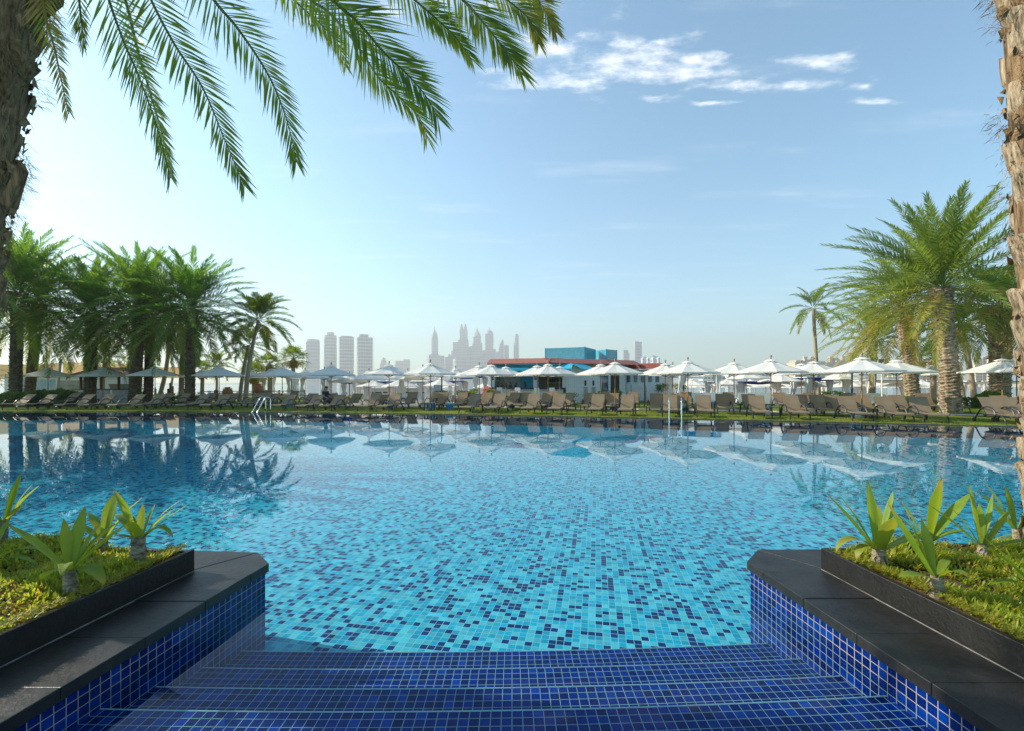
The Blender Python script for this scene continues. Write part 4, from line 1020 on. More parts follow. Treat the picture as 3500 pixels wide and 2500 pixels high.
def near_mark(px):
    for a, c, t_ in ((0, 210, 'below the shaded end parasol'), (210, 450, 'before the timber kiosk'), (450, 620, 'before the exercise posts'), (620, 820, 'before the rope fence'), (820, 1000, 'by the bent rail ladder'), (1000, 1250, 'below the block towers'), (1250, 1460, 'between the block towers and the spire'),
                    (1460, 1680, 'short of the bar, by the clipped hedge'), (1680, 1960, 'before the bar counter'), (1960, 2130, 'before the blue door'), (2130, 2260, 'before the slatted screens'), (2260, 2440, 'by the straight rail ladder'), (2440, 2700, 'before the white daybeds'),
                    (2700, 2920, 'below the lone coconut palm'), (2920, 3200, 'before the green bush and scaly trunk'), (3200, 3500, 'beyond the biggest trunk')):
        if a <= px < c: return t_
for nm, LST, off in (('poolside', FRONT_L, .32), ('second row', MID_L, 3.3), ('third row', BACK_L, 8.6)):
    cnt = {}
    for px in LST: cnt.setdefault(near_mark(px), []).append(px)
    for px in LST:
        mk = near_mark(px); k = cnt[mk].index(px); n = len(cnt[mk])
        o = {1: 'the only', 2: ('the first', 'the last')}.get(n) if n < 3 else None
        which = 'the only' if n == 1 else (o[k] if n == 2 else ('the ' + ORD[k]))
        place_l(px, off + (rng.uniform(-.1, .5) if off > 1 else rng.uniform(0, .15)), f'{nm} lounger {mk}, {which} of {("that", "two", "three", "four", "five", "six")[min(n, 6) - 1]} there' if n > 1 else f'{nm} lounger {mk}, the only one there', (px > 1250) if off < 4 else True)

# side tables, cooler boxes and bases under the poolside parasols
def make_table():
    root = thing('side_table', '-', 'side table', group='low side tables by the loungers'); b = MB()
    for i in range(6): b.box((0, -.2 + .08 * i, .40), (.46, .066, .022))
    b.build('table_top', M['frame'], root)
    for sx, sy in ((-1, -1), (1, -1), (-1, 1), (1, 1)): b = MB(); b.box((sx * .2, sy * .19, .195), (.045, .045, .388)); b.build('leg', M['frame'], root)
    b = MB(); b.box((0, 0, .12), (.36, .30, .02)); b.build('shelf', M['frame'], root)
    return root
def make_cooler():
    root = thing('cooler_box', '-', 'cooler box', group='blue cooler boxes under the parasols')
    b = MB(); b.box((0, 0, .15), (.36, .27, .30), top=1.1); b.build('body', M['cooler'], root, bevel=.02)
    b = MB(); b.box((0, 0, .335), (.41, .31, .06), top=.92); b.build('lid', M['lid'], root, bevel=.015)
    b = MB(); b.tube([(-.22, 0, .27), (-.23, 0, .36), (-.18, 0, .42), (.18, 0, .42), (.23, 0, .36), (.22, 0, .27)], .012, 5); b.build('handle', M['white'], root)
    return root
tb, ck = make_table(), make_cooler(); ut, uc = [], []
TB = ['with palm shade over it, by the end parasol', 'near the kiosk parasol', 'near the tallest palm parasol', 'near the arching palm parasol', 'behind the bent ladder', 'by the first sunny parasol', 'below the tower gap parasol', 'below the spire parasol', 'by the near bar parasol', 'by the mid bar parasol', 'by the blue door parasol', 'by the straight ladder', 'next after the straight ladder', 'by the largest looking parasol', 'by the trunk cut parasol']
for i in range(len(FRONT)):
    p = parpos[i][0]; h = -heading(p.x); fw = Vector((-math.sin(h), -math.cos(h), 0)); rt = Vector((math.cos(h), -math.sin(h), 0))
    q = p + fw * .42 + rt * .12
    if i not in (4,): put(tb, ut, (q.x, q.y, hgt(q.x, q.y)), -h, 'dark slatted side table ' + TB[i])
    q = p - rt * .10 + fw * -.42
    put(ck, uc, (q.x, q.y, hgt(q.x, q.y)), -h + rng.uniform(-.3, .3), 'blue lidded cooler box ' + TB[i])
for i, (px, d) in enumerate(((1537, 25.6), (2395, 30.5), (2440, 28), (2762, 25), (985, 29), (1748, 27.3))):
    p = at(px, d); put(ck, uc, (p.x, p.y, hgt(p.x, p.y)), rng.uniform(-.4, .4), 'blue cooler box ' + ('between the paired loungers by the clipped hedge', 'by the first white daybed', 'under the second row parasol past the ladder', 'under the coconut palm parasol', 'among loungers behind the bent ladder', 'before the bar stools')[i])

# ------------------------------------------------------------------ pool ladders
def ladder(label, c, rz, bent):
    root = thing('pool_ladder', label, 'pool ladder', c, rz, 'steel pool ladders')
    for s in (-1, 1):
        x = s * .25; b = MB()
        if bent: P = [(x, .42, .02), (x, .42, .62), (x, .36, .74), (x, .22, .78), (x, .10, .70), (x, -.22, .10), (x, -.30, -.06), (x, -.20, -.42)]
        else: P = [(x, .45, .02), (x, .45, .72), (x, .38, .84), (x, .22, .88), (x, .02, .82), (x, -.08, .66), (x, -.10, .0), (x, -.10, -.43)]
        b.tube(catmull([Vector(p) for p in P], 4), .022, 8); b.build('rail', M['steel'], root, smooth=True)
    for z in (-.12, -.34):
        b = MB(); b.box((0, -.16 if not bent else -.27 + (z + .12) * -.4, z), (.47, .09, .03)); b.build('tread', M['steel'], root)
p = at(893, 24.0); ladder('steel pool ladder with bent handrails at the shaded end of the pool', (p.x, edge(p.x) + .02, 0), -R(35), True)
p = at(2307, 19.4); ladder('straight railed steel pool ladder at the sunny bank', (p.x, edge(p.x) + .02, 0), -R(18), False)

# ------------------------------------------------------------------ white daybeds, cabanas
def daybed(label, c, rz, wd=1.9):
    root = thing('daybed', label, 'daybed', c, rz, 'white daybeds behind the loungers')
    b = MB(); P = [(-wd / 2, .12), (wd / 2, .12), (wd / 2, .62), (wd / 2 - .12, .66), (wd / 2 - .26, .80), (wd / 2 - .36, .86), (-wd / 2, .86)]
    V = [(x, -.03, z) for x, z in P] + [(x, .03, z) for x, z in P]; n = len(P)
    b.add(V, [tuple(range(n)), tuple(range(2 * n - 1, n - 1, -1))] + [(i, n + i, n + (i + 1) % n, (i + 1) % n) for i in range(n)]); b.build('backrest', M['white'], root)
    b = MB(); b.box((0, .62, .30), (wd, 1.15, .36)); b.build('seat', M['white'], root, bevel=.03)
    b = MB(); b.box((0, .66, .54), (wd - .1, 1.05, .12)); b.build('cushion', M['royal'] if wd < 1.9 else M['sling'], root, bevel=.03)
    for s in (-1, 1):
        b = MB(); b.box((s * (wd / 2 - .2), .4, .06), (.5, .5, .10)); b.build('foot', M['frame'], root)
for i, (px, d, wd, lb) in enumerate(((2362, 31.0, 2.1, 'white daybed with a scooped arm next to the closed off bar'), (2445, 31.3, 1.9, 'white daybed behind the loungers right of the straight ladder'), (2585, 30.8, 2.2, 'white daybed with a taupe cushion turned beside it'), (2672, 32.0, 1.9, 'white daybed half hidden by a curtain post'), (2985, 31.5, 1.8, 'white daybed near the low golden palm'), (1330, 35, 1.7, 'daybed with a royal blue cushion below the spire side parasols'), (1440, 35.5, 1.7, 'dark sided daybed with a royal blue cushion near the hedge'))):
    p = at(px, d); daybed(lb, (p.x, p.y, hgt(p.x, p.y)), heading(p.x) + rng.uniform(-.1, .1), wd)
def cabana(label, c, rz, blue, w=2.6, h=2.35):
    root = thing('cabana', label, 'cabana', c, rz, 'curtained beach cabanas')
    for sx, sy in ((-1, -1), (1, -1), (1, 1), (-1, 1)):
        b = MB(); b.tube([(sx * (w / 2 + .22), sy * (w / 2 + .1), 0), (sx * w / 2, sy * w / 2, h)], [.055, .042], 6); b.build('post', M['white'], root)
        # tied curtain
        x, y = sx * (w / 2 - .06), sy * (w / 2 - .04); b = MB(); V = []; n = 14
        for z, r_ in ((h - .04, .24), (h - .4, .22), (h - .85, .14), (h - 1.15, .075), (h - 1.22, .07), (h - 1.5, .13), (h - 1.95, .17), (.06, .19)):
            for k in range(n):
                a = 2 * math.pi * k / n; q = r_ * (1 + .22 * math.cos(k * math.pi)); V.append((x + math.cos(a) * q, y + math.sin(a) * q * .6, z))
        b.add(V, [(j * n + k, j * n + (k + 1) % n, (j + 1) * n + (k + 1) % n, (j + 1) * n + k) for j in range(7) for k in range(n)]); b.build('curtain', M['curtain'], root)
    b = MB(); N = 8; V = []
    for lay in (0, -.05):
        for i in range(N + 1):
            for j in range(N + 1):
                u, v = i / N * 2 - 1, j / N * 2 - 1; V.append((u * w * .56, v * w * .56, h + .03 + lay - .20 * (1 - u * u) * (1 - v * v)))
    q = (N + 1) ** 2; Fs = [(i * (N + 1) + j, (i + 1) * (N + 1) + j, (i + 1) * (N + 1) + j + 1, i * (N + 1) + j + 1) for i in range(N) for j in range(N)]
    b.add(V, Fs + [tuple(q + a for a in reversed(f)) for f in Fs]); b.build('roof', M['royal' if blue else 'white'], root)
    b = MB()
    for s in (-1, 1): b.box((s * w / 2, 0, h + .045), (.06, w - .07, .06)); b.box((0, s * w / 2, h + .045), (w + .06, .06, .06))
    b.build('roof_frame', M['white'], root)
    b = MB(); b.box((0, .2, .28), (w * .7, w * .6, .34)); b.build('mattress', M['white_cloth'], root, bevel=.05)
CB = [(1068, 44, 0, 'white curtained cabana behind the first sunny parasols'), (1195, 41, 1, 'blue roofed cabana below the block towers'), (1290, 39, 1, 'blue roofed cabana with pleated curtains before the white pavilion'), (1400, 42, 0, 'white roofed cabana below the spire tower podium'), (1530, 39, 1, 'blue roofed cabana above the clipped hedge'), (1600, 43, 1, 'blue roofed cabana just short of the bar'),
      (2390, 35, 1, 'navy roofed cabana at the end of the changing rooms'), (2480, 40, 0, 'white cabana looking onto the calm water'), (2590, 36, 1, 'blue edged cabana behind the turned daybed'), (2715, 37, 0, 'white cabana just before the lone coconut palm'), (2800, 34, 1, 'bright blue roofed cabana beside the coconut palm trunk'), (2880, 39, 0, 'white cabana beyond the largest looking parasol'), (3030, 35, 0, 'white cabana with leaning posts before the scaly trunk'), (3280, 40, 1, 'blue roofed cabana behind the pale leaning trunks'), (3400, 36, 0, 'white draped cabana beside the dark shaggy palm'), (960, 50, 0, 'white cabana by the breakwater stones')]
for px, d, bl, lb in CB:
    p = at(px, d); cabana(lb, (p.x, p.y, hgt(p.x, p.y)), rng.uniform(-.25, .25) + heading(p.x), bl)

# closed parasol, square white sign screen, heater-like lamp poles
p = at(1372, 33); t_ = thing('closed_parasol', 'folded white parasol standing among the open ones near the spire', 'parasol', (p.x, p.y, hgt(p.x, p.y)))
b = MB(); b.tube([(0, 0, 0), (0, 0, 2.45)], .025, 8); b.build('pole', M['pole'], t_)
b = MB(); V = []; n = 16
for z, r_ in ((2.42, .03), (2.2, .10), (1.7, .17), (1.1, .24), (.98, .2)):
    for k in range(n): a = 2 * math.pi * k / n; q = r_ * (1 + .2 * math.cos(k * math.pi)); V.append((math.cos(a) * q, math.sin(a) * q, z))
b.add(V, [(j * n + k, j * n + (k + 1) % n, (j + 1) * n + (k + 1) % n, (j + 1) * n + k) for j in range(4) for k in range(n)]); b.build('canopy', M['canvas'], t_)
p = at(1495, 33.5); t_ = thing('notice_board', 'blank pale blue board on a post above the clipped hedge', 'board', (p.x, p.y, hgt(p.x, p.y)))
b = MB(); b.box((0, 0, 1.35), (.55, .05, .75)); b.build('panel', pmat('pale blue board', (.36, .50, .66)), t_, bevel=.01)
b = MB(); b.tube([(0, .03, 0), (0, .03, 1.0)], .03, 6); b.build('post', M['white'], t_)
for px, d, lb, hgt_, mt in ((1510, 31.5, 'slim dark crook headed lamp post by the hedge', 2.3, 'frame'), (2203, 29.5, 'dark square post before the slatted screens', 2.15, 'frame'), (2912, 26.0, 'dark slanted post beside the largest looking parasol', 2.2, 'frame'), (3015, 30.5, 'thick white post under the golden palm', 2.2, 'white')):
    p = at(px, d); t_ = thing('lamp_post', lb, 'post', (p.x, p.y, hgt(p.x, p.y))); b = MB()
    b.tube([(0, 0, 0), (0, 0, hgt_)], .045, 8); b.build('pole', M[mt], t_)
    b = MB()
    if 'crook' in lb: b.tube(catmull([Vector((0, 0, hgt_ + .002)), Vector((-.04, 0, hgt_ + .2)), Vector((-.16, 0, hgt_ + .3)), Vector((-.3, 0, hgt_ + .2)), Vector((-.26, 0, hgt_ + .06))], 5), .02, 6)
    else: b.lathe([(.055, hgt_ + .002), (.06, hgt_ + .03), (.03, hgt_ + .06)], 8)
    b.build('head', M[mt], t_)
# floodlights on the golden palm
for k, (px, py) in enumerate(((2990, 1226), (3012, 1234))):
    p = at(px, 32.7, py); t_ = thing('floodlight', ('larger', 'smaller')[k] + ' grey box floodlight mounted high by the golden hanging fronds', 'floodlight', p)
    b = MB(); b.box((0, 0, 0), (.42 if k == 0 else .26, .22, .26), RZ(.4)); b.build('housing', M['concrete'], t_, bevel=.02)
    b = MB(); b.tube([(0, 0, -.13), (0, 0, -(p.z - hgt(p.x, p.y)))], .03, 6); b.build('post', M['concrete'], t_)

# ------------------------------------------------------------------ people
def person(label, c, rz, pose, cloth, trousers):
    t_ = thing('person', label, 'person', c, rz)
    me = bpy.data.meshes.new('body'); J, E, RD = pose
    me.from_pydata([Vector(j) for j in J], E, []); o = bpy.data.objects.new('body', me); col.objects.link(o); o.parent = t_
    sk = o.modifiers.new('skin', 'SKIN'); me.materials.append(M['skin'])
    for v, r_ in zip(me.skin_vertices[0].data, RD): v.radius = (r_, r_ * .85)
    me.skin_vertices[0].data[0].use_root = True
    su = o.modifiers.new('sub', 'SUBSURF'); su.levels = 2; su.render_levels = 2
    return t_, o
def limbs(stand):
    if stand:
        J = [(0, 0, .95), (0, 0, 1.15), (0, .01, 1.38), (0, 0, 1.50), (0, -.02, 1.58), (0, -.03, 1.68), (-.10, 0, .90), (-.11, -.01, .50), (-.11, .02, .08), (-.11, -.12, .03), (.10, 0, .90), (.12, -.03, .50), (.12, 0, .08), (.12, -.14, .03), (-.19, 0, 1.40), (-.25, .02, 1.12), (-.22, -.12, .92), (-.21, -.17, .84), (.19, 0, 1.40), (.26, .02, 1.12), (.25, -.10, .90), (.25, -.14, .82)]
    else:
        J = [(0, 0, .45), (0, .05, .68), (0, .02, .92), (0, -.02, 1.02), (0, -.05, 1.10), (0, -.07, 1.20), (-.10, -.05, .44), (-.12, -.42, .46), (-.12, -.48, .10), (-.12, -.6, .05), (.10, -.05, .44), (.13, -.42, .46), (.13, -.46, .10), (.13, -.58, .05), (-.19, .02, .94), (-.25, -.06, .68), (-.18, -.28, .58), (-.15, -.36, .56), (.19, .02, .94), (.25, -.06, .68), (.18, -.28, .58), (.15, -.36, .56)]
    E = [(0, 1), (1, 2), (2, 3), (3, 4), (4, 5), (0, 6), (6, 7), (7, 8), (8, 9), (0, 10), (10, 11), (11, 12), (12, 13), (2, 14), (14, 15), (15, 16), (16, 17), (2, 18), (18, 19), (19, 20), (20, 21)]
    RD = [.14, .13, .15, .06, .085, .095, .09, .062, .042, .035, .09, .062, .042, .035, .062, .045, .034, .03, .062, .045, .034, .03]
    return J, E, RD
def dress(t_, J, RD, top, bottom):
    b = MB(); b.tube([J[0], J[1], J[2], Vector(J[2]) + Vector((0, 0, .08))], [.175, .165, .185, .09], 10)
    for a, c in ((14, 15), (18, 19)): b.tube([Vector(J[2]).lerp(Vector(J[a]), .5), J[a], Vector(J[a]).lerp(Vector(J[c]), .75)], [.09, .085, .062], 8)
    b.build('shirt', M[top], t_, smooth=True)
    b = MB()
    for q in (6, 10): b.tube([J[0], J[q], J[q + 1], Vector(J[q + 1]).lerp(Vector(J[q + 2]), .8)], [.13, .115, .08, .068], 8)
    b.build('trousers', M[bottom], t_, smooth=True)
    b = MB(); h = Vector(J[5]); b.lathe([(.03, -.06), (.098, -.02), (.104, .04), (.08, .09), (.02, .115)], 10, (h.x, h.y + .018, h.z + .01)); b.build('hair', M['hair'], t_, smooth=True)
p = at(1113, 28.6); LJ = limbs(False); tp, _ = person('person in dark navy sitting on a lounger among the shaded rows', (p.x, p.y, hgt(p.x, p.y)), R(70), LJ, None, None); dress(tp, LJ[0], LJ[2], 'navy_cloth', 'navy_cloth')
p = at(2403, 46.5); LJ = limbs(True); tp, _ = person('person in a white shirt and brown shorts standing far off on the sand', (p.x, p.y, hgt(p.x, p.y)), R(160), LJ, None, None); dress(tp, LJ[0], LJ[2], 'white_cloth', 'brown_cloth')
# ------------------------------------------------------------------ the white pool bar
def wall_uv(b, a, c, z0, z1):
    L = math.hypot(c[0] - a[0], c[1] - a[1]); b.quad((*a, z0), (*c, z0), (*c, z1), (*a, z1), uv=[(0, z0), (L, z0), (L, z1), (0, z1)])
A, B, C = Vector((-1.65, 35.6)), Vector((4.35, 33.9)), Vector((9.3, 37.4)); GZ = .03
u = (B - A).normalized(); nrm = Vector((u.y, -u.x)); v = (C - B).normalized(); nrv = Vector((v.y, -v.x)); ang = math.atan2(u.y, u.x); ang2 = math.atan2(v.y, v.x)
bar = thing('pool_bar', 'white blockwork pool bar with a red tiled roof and a long aqua awning', 'bar building')
def on(p0, d, t, off=0.0, n=None): q = p0 + d * t + (n if n is not None else nrm) * off; return (q.x, q.y)
LEN, LEN2 = (B - A).length, (C - B).length
b = MB(); wall_uv(b, on(A, u, 0), on(A, u, LEN - .55), GZ, 1.10); wall_uv(b, on(A, u, LEN - .35), on(A, u, LEN), GZ, 2.75); wall_uv(b, on(A, u, LEN), on(B, v, LEN2), GZ, 2.75)
bk = (C.x - 1.5, C.y + 4.0); wall_uv(b, on(B, v, LEN2), bk, GZ, 2.75); wall_uv(b, on(A, u, 0, -3.6), on(A, u, 0), GZ, 2.75)
b.build('wall', M['block'], bar)
b = MB(); wall_uv(b, on(A, u, 0, -2.6), on(A, u, LEN, -2.6), GZ, 2.75); b.build('back_wall', M['taupe_wall'], bar)
b = MB(); wall_uv(b, on(A, u, .02, -2.2), on(A, u, 2.35, -2.2), 1.0, 2.75); b.build('inner_wall', M['block'], bar)
b = MB(); b.prism([on(A, u, -.1, .22), on(A, u, LEN - .35, .22), on(A, u, LEN - .35, -.5), on(A, u, -.1, -.5)], 1.102, 1.20); b.build('counter', M['navy'], bar)
for t in (.12, 3.55, LEN - .45):
    b = MB(); q = A + u * t; wid = .34
    for s, e in (((-wid / 2, .0), (wid / 2, .0)), ((wid / 2, 0), (wid / 2, -.34)), ((wid / 2, -.34), (-wid / 2, -.34)), ((-wid / 2, -.34), (-wid / 2, 0))):
        wall_uv(b, on(q, u, s[0], s[1] - .05), on(q, u, e[0], e[1] - .05), 1.202, 2.75)
    pt = b.build('pillar', M['block'], bar)
    if t < 4:
        b = MB()
        for j in range(4):
            q2 = on(q, u, 0, -.043); b.box((*q2, 2.36 - .17 * j), (.17, .012, .13), RZ(ang))
        b.build('menu_panel', M['dark'], pt)
# arch in the aqua inner wall, bottle shelf
b = MB(); cx = 2.55; P = [(cx - .62, 1.2)]
P = [(cx + .45, 1.21), (cx + .45, 2.7)] + [(cx + .45 - 1.05 * math.sin(a), 1.55 + 1.15 * math.cos(a)) for a in [i * .16 for i in range(1, 10)]] + [(cx - .60, 1.21)]
V = [(*on(A, u, x, -1.6), z) for x, z in P] + [(*on(A, u, x, -1.75), z) for x, z in P]; n = len(P)
b.add(V, [tuple(range(n)), tuple(range(2 * n - 1, n - 1, -1))] + [(i, n + i, n + (i + 1) % n, (i + 1) % n) for i in range(n)]); b.build('arch_panel', M['aqua'], bar)
b = MB()
for z in (1.55, 1.95, 2.32): b.prism([on(A, u, 4.0, -2.2), on(A, u, 5.2, -2.2), on(A, u, 5.2, -2.55), on(A, u, 4.0, -2.55)], z, z + .04)
b.build('shelf', M['white'], bar)
r = random.Random(4); ub = []
bp = thing('bottle', '-', 'bottle', group='bottles on the bar shelves'); b = MB(); b.lathe([(.045, 0), (.047, .16), (.018, .22), (.016, .30)], 8); b.build('body', pmat('green glass', (.03, .07, .03), rough=.15), bp); b = MB(); b.lathe([(.019, .301), (.019, .33)], 8); b.build('cap', M['dark'], bp)
for z in (1.592, 1.992, 2.362):
    for k in range(7):
        q = on(A, u, 4.1 + k * .16, -2.36); put(bp, ub, (*q, z), 0, 'small bottle on the {} shelf of the bar, {} along'.format({1.592: 'lowest', 1.992: 'middle', 2.362: 'top'}[z], ORD[k]))
up = []
pp_ = thing('potted_plant', '-', 'potted plant', group='small pots on the bar counter'); b = MB(); b.lathe([(.08, 0), (.11, .2), (.10, .2), (.09, .05)], 10); b.build('pot', M['dark'], pp_); b = MB()
for i in range(90):
    a = r.uniform(0, 6.28); e = r.uniform(.1, 1.5); d = Vector((math.cos(a) * math.cos(e), math.sin(a) * math.cos(e), math.sin(e))); p = Vector((0, 0, .2)) + d * r.uniform(.05, .2); wd = Vector((-math.sin(a), math.cos(a), .3)) * .025
    b.add([p - wd, p + wd, p + d * .08], [(0, 1, 2)])
b.build('foliage', M['shrub'], pp_)
for k, t in enumerate((.55, .85, 1.2, 1.55, 1.95, 2.7)):
    q = on(A, u, t, -.12); put(pp_, up, (*q, 1.202), k, ('dark potted plant on the bar counter, {} from the pillar with the menu'.format(ORD[k])))
# doors in the side wall
def side_panel(name, mt, t0, t1, z0, z1, off, par=bar):
    b = MB(); P = [on(B, v, t0, off, nrv), on(B, v, t1, off, nrv), on(B, v, t1, off - .04, nrv), on(B, v, t0, off - .04, nrv)]; b.prism(P, z0, z1); return b.build(name, M[mt], par)
dr = side_panel('door', 'glass', 3.20, 4.0, GZ + .02, 2.2, .045); b = MB()
for a, c, z0, z1 in ((3.1, 3.195, GZ, 2.3), (4.005, 4.1, GZ, 2.3), (3.196, 4.004, 2.205, 2.3)): b.prism([on(B, v, a, .06, nrv), on(B, v, c, .06, nrv), on(B, v, c, .005, nrv), on(B, v, a, .005, nrv)], z0, z1)
b.build('door_frame', M['white'], dr)
side_panel('doorway', 'dark', 4.3, 5.3, GZ + .02, 2.3, .03)
for t0 in (1.35, 2.2):
    pn = side_panel('vent_panel', 'concrete', t0, t0 + .38, GZ + .3, 1.25, .04); side_panel('slot_window', 'dark', t0 + .08, t0 + .24, 1.35, 1.75, .035)
# roof: fascia of red tiles with a bend at the cantilevered corner, flat deck behind
RA, RB, RC = Vector((-1.85, 35.05)), Vector((2.75, 33.55)), Vector((10.4, 37.3)); zt_, ze_ = 3.42, 3.02
b = MB(); s = 0
for a, c, n_ in ((RA, RB, nrm), (RB, RC, nrv)):
    L = (c - a).length; o = n_ * .30; a2, c2 = a + o, c + o; a, c = a - n_ * .55, c - n_ * .55
    b.quad((a2.x, a2.y, ze_), (c2.x, c2.y, ze_), (c.x, c.y, zt_), (a.x, a.y, zt_), uv=[(s, 0), (s + L, 0), (s + L, .45), (s, .45)]); s += L
b.quad((RA.x, RA.y + 5, ze_), (RA.x + nrm.x * .30, RA.y + nrm.y * .30, ze_), (RA.x - nrm.x * .55, RA.y - nrm.y * .55, zt_), (RA.x + .1, RA.y + 5, zt_), uv=[(0, 0), (5, 0), (5, .45), (0, .45)])
rf = b.build('roof', M['rooftile'], bar)
b = MB(); b.prism([(RA.x + .25, RA.y + .62), (RB.x, RB.y + .66), (RC.x - .35, RC.y + .55), (RC.x - 1.5, RC.y + 4.4), (RA.x + .2, RA.y + 4.9)], 2.98, 3.38); b.build('roof_deck', M['concrete'], rf)
# awning
b = MB()
for a, c, n_, t0, t1 in ((A, u, nrm, -.1, 4.2), (A, u, nrm, 4.2, LEN + .2)):
    P0, P1 = on(a, c, t0, .05), on(a, c, t1, .05); Q0, Q1 = on(a, c, t0, 1.05), on(a, c, t1, 1.05)
    b.quad((*Q0, 2.58), (*Q1, 2.58), (*P1, 2.98), (*P0, 2.98)); b.quad((*Q0, 2.42), (*Q1, 2.42), (*Q1, 2.58), (*Q0, 2.58))
P0, P1, Q0, Q1 = on(B, v, .0, .05, nrv), on(B, v, 1.3, .05, nrv), on(B, v, .35, .85, nrv), on(B, v, 1.9, .85, nrv)
b.quad((*Q0, 2.58), (*Q1, 2.58), (*P1, 2.98), (*P0, 2.98))
b.build('awning', M['aqua'], bar)
# bar stools
us = []; bs = thing('bar_stool', '-', 'bar stool', group='white bar stools at the pool bar'); b = MB(); b.box((0, 0, .74), (.40, .40, .05)); b.build('seat', M['white'], bs, bevel=.01)
b = MB(); b.box((0, -.19, .97), (.42, .03, .40)); b.build('backrest', M['white'], bs, bevel=.01)
for sx, sy in ((-1, -1), (1, -1), (1, 1), (-1, 1)): b = MB(); b.tube([(sx * .17, sy * .17, .714), (sx * .21, sy * .21, 0)], .018, 6); b.build('leg', M['white'], bs)
for k, t in enumerate((.95, 2.4, 3.85, 5.0)): q = on(A, u, t, .62); put(bs, us, (*q, GZ), ang + rng.uniform(-.2, .2), ('white bar stool at the menu pillar end of the counter', 'white bar stool below the aqua arch', 'white bar stool before the bottle shelves', 'white bar stool at the door end of the counter')[k])
# louvred plant screens on the roof
def screen(label, P, z0, z1):
    t_ = thing('louvre_screen', label, 'louvred screen', group='turquoise screens on the bar roof'); 
    b = MB(); n = 15
    for a, c in zip(P, P[1:]):
        a, c = Vector(a), Vector(c); d = (c - a).normalized(); nn = Vector((d.y, -d.x)) * .025
        for i in range(n):
            z = z0 + (z1 - z0) * (i + .02) / n; h = (z1 - z0) / n * .84
            q0, q1 = a + d * .03, c - d * .03; b.prism([q0 + nn, q1 + nn, q1 - nn, q0 - nn], z, z + h)
    b.build('slats', M['teal'], t_)
    for k, p in enumerate(P):
        b = MB(); b.box((p[0], p[1], (z0 + z1) / 2), (.07, .07, z1 - z0 + .05)); b.build('post', M['teal'], t_)
    return t_
X = lambda px, d: (at(px, d).x, d)
screen('larger turquoise louvred screen on the bar roof', [X(1864, 38.2), X(1999, 36.8), X(2034, 39.5)], 3.36, 4.46)
screen('smaller turquoise louvred screen set back on the bar roof', [X(2036, 40.0), X(2073, 38.4), X(2108, 39.6)], 3.36, 4.40)
# ------------------------------------------------------------------ changing rooms with slatted screens
ch = thing('changing_rooms', 'low white building with a red roof edge, dark windows and slatted panels', 'building')
D0, D1 = Vector(X(2112, 38.5)), Vector(X(2262, 37.0)); w_ = (D1 - D0).normalized(); wn = Vector((w_.y, -w_.x)); wl = (D1 - D0).length; wa = math.atan2(w_.y, w_.x)
b = MB(); wall_uv(b, on(D0, w_, 0, 0, wn), on(D0, w_, wl, 0, wn), GZ, 2.6); wall_uv(b, on(D0, w_, wl, 0, wn), on(D0, w_, wl + .5, -4, wn), GZ, 2.6); wall_uv(b, on(D0, w_, -.2, -4, wn), on(D0, w_, 0, 0, wn), GZ, 2.6); b.build('wall', M['white'], ch)
for k in range(6):
    t = .12 + k * (wl - .1) / 6; wd = (wl - .1) / 6 - .16
    f_ = MB(); f_.prism([on(D0, w_, t, .05, wn), on(D0, w_, t + wd, .05, wn), on(D0, w_, t + wd, .01, wn), on(D0, w_, t, .01, wn)], 1.56, 2.22); fo = f_.build('window', M['white'], ch)
    f_ = MB(); f_.prism([on(D0, w_, t + .05, .058, wn), on(D0, w_, t + wd - .05, .058, wn), on(D0, w_, t + wd - .05, .052, wn), on(D0, w_, t + .05, .052, wn)], 1.61, 2.17); f_.build('pane', M['glass'], fo)
for k in range(3):
    t = .05 + k * wl / 3; wd = wl / 3 - .1; b = MB()
    for i in range(9): b.prism([on(D0, w_, t, .45, wn), on(D0, w_, t + wd, .45, wn), on(D0, w_, t + wd, .42, wn), on(D0, w_, t, .42, wn)], GZ + .1 + i * .155, GZ + .1 + i * .155 + .105)
    for e in (0, wd - .06): b.prism([on(D0, w_, t + e, .417, wn), on(D0, w_, t + e + .06, .417, wn), on(D0, w_, t + e + .06, .36, wn), on(D0, w_, t + e, .36, wn)], GZ, 1.48)
    b.build('slatted_panel', M['white'], ch)
b = MB(); b.prism([on(D0, w_, -.9, .75, wn), on(D0, w_, wl + .1, .75, wn), on(D0, w_, wl + .5, -4, wn), on(D0, w_, -.9, -4, wn)], 2.62, 2.70); b.build('soffit', M['white'], ch)
b = MB(); P0, P1, Q0, Q1 = on(D0, w_, -.9, .75, wn), on(D0, w_, wl + .1, .75, wn), on(D0, w_, -.9, .4, wn), on(D0, w_, wl + .05, .4, wn)
b.quad((*P0, 2.703), (*P1, 2.703), (*Q1, 3.12), (*Q0, 3.12), uv=[(0, 0), (wl, 0), (wl, .5), (0, .5)]); rr_ = b.build('roof', M['red'], ch)
b = MB(); b.prism([on(D0, w_, -.88, .38, wn), on(D0, w_, wl + .04, .38, wn), on(D0, w_, wl + .4, -3.9, wn), on(D0, w_, -.88, -3.9, wn)], 2.71, 3.16); b.build('roof_deck', M['concrete'], rr_)
for k in range(4):
    b = MB(); q = on(D0, w_, wl - 1.6 + k * .42, -.6, wn); b.lathe([(.13, 0), (.13, .3), (.10, .34), (.16, .36), (.15, .46), (.02, .52)], 10, (*q, 3.161)); b.build('vent_cowl', M['white'], ch)
